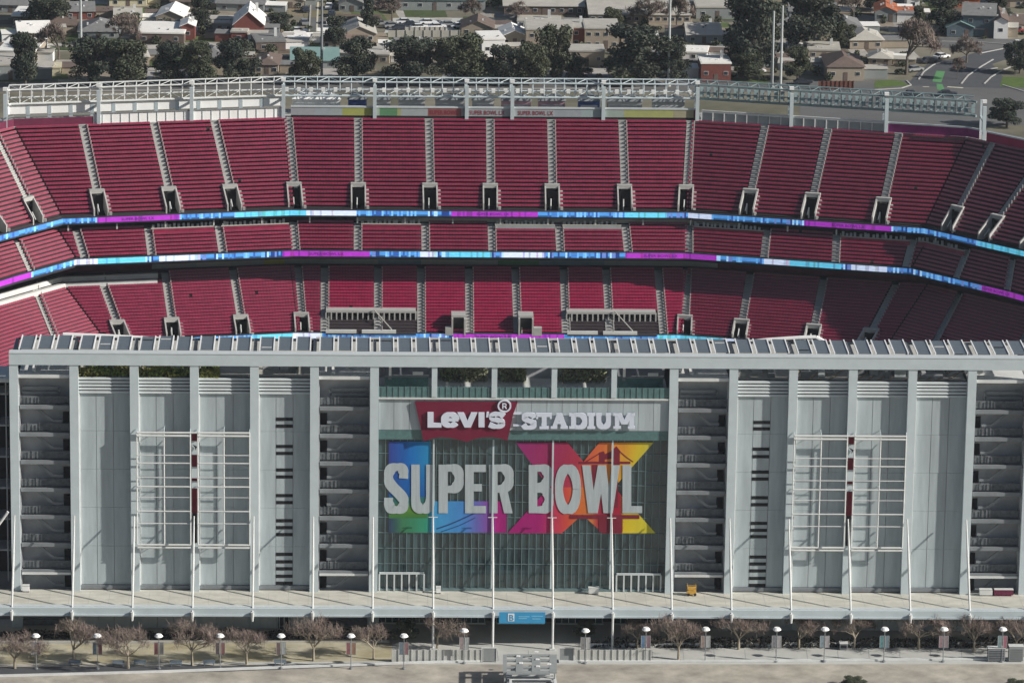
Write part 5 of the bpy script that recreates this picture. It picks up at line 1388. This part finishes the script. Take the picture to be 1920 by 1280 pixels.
CR = [(735,52,'carg',20,'grey car at the left end of the car park'),(752,56,'card',15,'dark car beside the first grey car'),(772,50,'card',10,'dark car in the middle of the car park row'),(786,55,'carw',12,'white car in front of the middle of the car park'),(803,46,'carw',8,'white car at the back of the car park'),(820,54,'carw',10,'white car in the front row right of centre'),(842,50,'carg',8,'pale grey car right of the white cars'),(930,50,'card',14,'dark car beside the white building'),(946,56,'carg',10,'grey car above the white gable'),
      (618,44,'carw',90,'white pickup on the right side of the street'),(622,30,'card',90,'dark car on the right side of the street'),(617,16,'carw',85,'white van at the top of the street'),(572,22,'card',100,'dark car on the left side of the street'),(570,46,'carg',100,'grey car on the left side of the street, nearer'),(560,62,'carw',10,'white car at the street corner'),
      (1710,181,'card',5,'small dark car on the road behind the truss'),(1776,180,'card',2,'dark car under the green crossing'),(1742,118,'card',25,'black car turning into the side street'),(1715,134,'carg',30,'grey car parked at the corner'),(1765,110,'carw',35,'white van parked by the side street'),(1905,62,'carr',5,'red car in the driveway at the right edge'),(1912,86,'carw',8,'white car on the road at the right edge'),(1352,96,'carg',4,'grey car behind the brick house'),(1525,100,'carg',8,'grey car beside the huge tree'),(312,138,'carw',6,'white car glimpsed under the dense trees'),(500,138,'carg',5,'grey car in the tan house driveway'),(1418,137,'carw',20,'white car right of the brick house'),(1295,100,'carw',0,'white car beside the white garage')]
CR += [(760,45,'carw',5,'white car at the left of the back parking row'),(862,53,'carw',8,'white car at the right end of the front parking row'),(874,47,'card',4,'dark car at the right end of the back parking row'),(712,48,'carg',12,'grey car left of the car park by the conifer'),
 (1030,60,'carw',4,'white car beside the low walkway building'),(1065,64,'card',3,'dark car right of the low walkway building'),(1275,130,'carw',8,'white car behind the tall pole by the truss'),(1580,108,'carw',5,'white car between the pale flat roof and the hip roof'),(1505,158,'card',3,'dark car on the street by the green shrub tree'),(215,130,'carg',6,'grey car between the dense street trees'),(660,100,'carw',15,'white car in front of the two gable slopes'),(395,96,'card',8,'dark car below the red gable'),(168,98,'carw',10,'white car near the foot of the left tall pole')]
for px, py, m_, rz, lb in CR:
    p = gx(px, py); o = base[m_] if m_ not in used else copy_tree(base[m_]); used.add(m_)
    o.location = p; o.rotation_euler = (0,0,R(rz)); tag(o, lb, 'car', 'cars parked behind the stadium')

# ------------------------------------------------------------------ yards, shrubs and small things between the houses
random.seed(21)
b = MB(); pal = [(.085,.12,.04),(.17,.15,.09),(.30,.28,.25),(.09,.09,.095),(.22,.18,.12),(.13,.10,.075),(.38,.36,.33),(.06,.085,.03),(.26,.22,.17)]
for i in range(700):
    px, py = random.uniform(-200, 2100), random.uniform(-70, 152)
    if px > 1690 and py > 60: continue
    p = gx(px, py); a = random.uniform(-.15,.15)+random.choice((0, 0, math.pi/2)); w2, d2 = random.uniform(1, 6), random.uniform(1, 9)
    u = Vector((math.cos(a), math.sin(a), 0)); v = Vector((-u.y, u.x, 0)); z = Vector((0,0,-.045+i*.00006))
    b.poly([p-u*w2-v*d2+z, p+u*w2-v*d2+z, p+u*w2+v*d2+z, p-u*w2+v*d2+z], random.choice(pal))
o = b.build('yards', mat('yard surface', (1,1,1), .95, .25, .4, vc=True)); o['kind'] = 'structure'
b = MB()
for i in range(520):
    px = random.uniform(-150, 2050); py = random.uniform(-60, 153)
    if 590 < px < 606 or (px > 1710 and py > 85) or (725 < px < 985 and 30 < py < 64): continue
    p = gx(px, py); r = random.uniform(.5, 1.7); hh = random.uniform(.5, 2.4)
    for q in blobpts(int(70*r*hh)+30, (p.x, p.y, hh*.5), (r, r, hh*.55)):
        a = Vector((random.gauss(0,1), random.gauss(0,1), random.gauss(0,1)+.6)).normalized(); u = a.orthogonal().normalized()*.17*random.uniform(.6,1.4); v = a.cross(u)*.8
        b.quad(q-u-v, q+u-v, q+u+v, q-u+v)
tag(b.build('garden_shrubbery', M['leaf']), 'scattered dark green shrubs and hedges filling the gardens behind the stadium', 'shrubs', kind='stuff')
# flank structure left of the tower
fl = empty('side_stand', (0,0,0), 'dark open steel side stand just left of the tower with a pale roof edge', 'grandstand')
b = MB(); b.box(-150, X(0)-1.2, 9, 9.3, 6.2, 38.5); b.build('back_wall', M['black'], fl)
b = MB(); b.box(-150, X(0)-.9, 2, 9.4, 38.6, 39.2); b.build('roof_edge', M['offwhite'], fl)
b = MB()
for i in range(24): x = X(0)-1.6-i*1.5; b.box(x-.09, x+.09, 4, 4.2, 6.2, 38.55)
b.build('steel_post', M['dark'], fl)
b = MB()
for z in (11, 16, 21, 26, 31, 36): b.box(-150, X(0)-1.2, 4.3, 9, z, z+.25)
b.build('floor_slab', M['dark'], fl)
b = MB(); b.bar((X(0)-1.1, -1.2, 19), (X(0)-10, -1.0, 6), .22, 8); b.build('brace', M['offwhite'], fl)

# thin air between the camera and the place
b = MB(); b.box(-900, 900, -760, 1500, -1.2, 262)
hz = b.build('haze', bpy.data.materials.new('thin air')); hz['kind'] = 'stuff'
tag(hz, 'faint pale haze in the air over the whole view', 'haze')
hm = hz.data.materials[0]; hm.use_nodes = True; ht = hm.node_tree; ht.nodes.clear()
ho = ht.nodes.new('ShaderNodeOutputMaterial'); hv = ht.nodes.new('ShaderNodeVolumePrincipled')
hv.inputs['Color'].default_value = (.80, .88, 1, 1); hv.inputs['Density'].default_value = .00004; hv.inputs['Anisotropy'].default_value = .2
ht.links.new(hv.outputs[0], ho.inputs['Volume'])
# more small things in the forecourt
b = MB()
for px in range(760, 1930, 58):
    a = gx(px, 1238); c = gx(px-2, 1217); d = Vector((.05,0,.0)); b.poly([a+Vector((0,0,-.022)), a+d+Vector((0,0,-.022)), c+d+Vector((0,0,-.022)), c+Vector((0,0,-.022))])
o = b.build('paving_joint', M['stair']); o['kind'] = 'structure'
for px, py, w2, h2, m_, lb in ((1868,1240,2.6,2.1,'stair','grey louvred utility cabinet at the bottom right'),(1905,1240,2.2,2.4,'greyw','pale utility cabinet at the far bottom right'),(1582,1218,1.2,1.0,'stair','small grey cabinet on the right paving')):
    root = empty('utility_cabinet', gx(px, py), lb, 'cabinet'); b = MB(); b.box(-w2/2, w2/2, 0, 1.1, .1, h2); b.build('body', M[m_], root)
    b = MB(); b.box(-w2/2-.06, w2/2+.06, -.06, 1.16, h2, h2+.1); b.build('lid', M['offwhite'], root)
    b = MB()
    for i in range(6): z = .3+i*(h2-.5)/6; b.box(-w2/2+.15, w2/2-.15, -.03, -.005, z, z+.08)
    b.build('louver', M['black'], root)
for px, py, wp, hp, lb in ((1598,1286,50,16,'green scrubby bush at the bottom edge right of centre'),(1902,1290,50,14,'green scrubby bush at the bottom right corner')):
    tree('dome', px, py, wp, hp, lb, 'scrub_bush', 'bush', leafm='leaf', v=0)
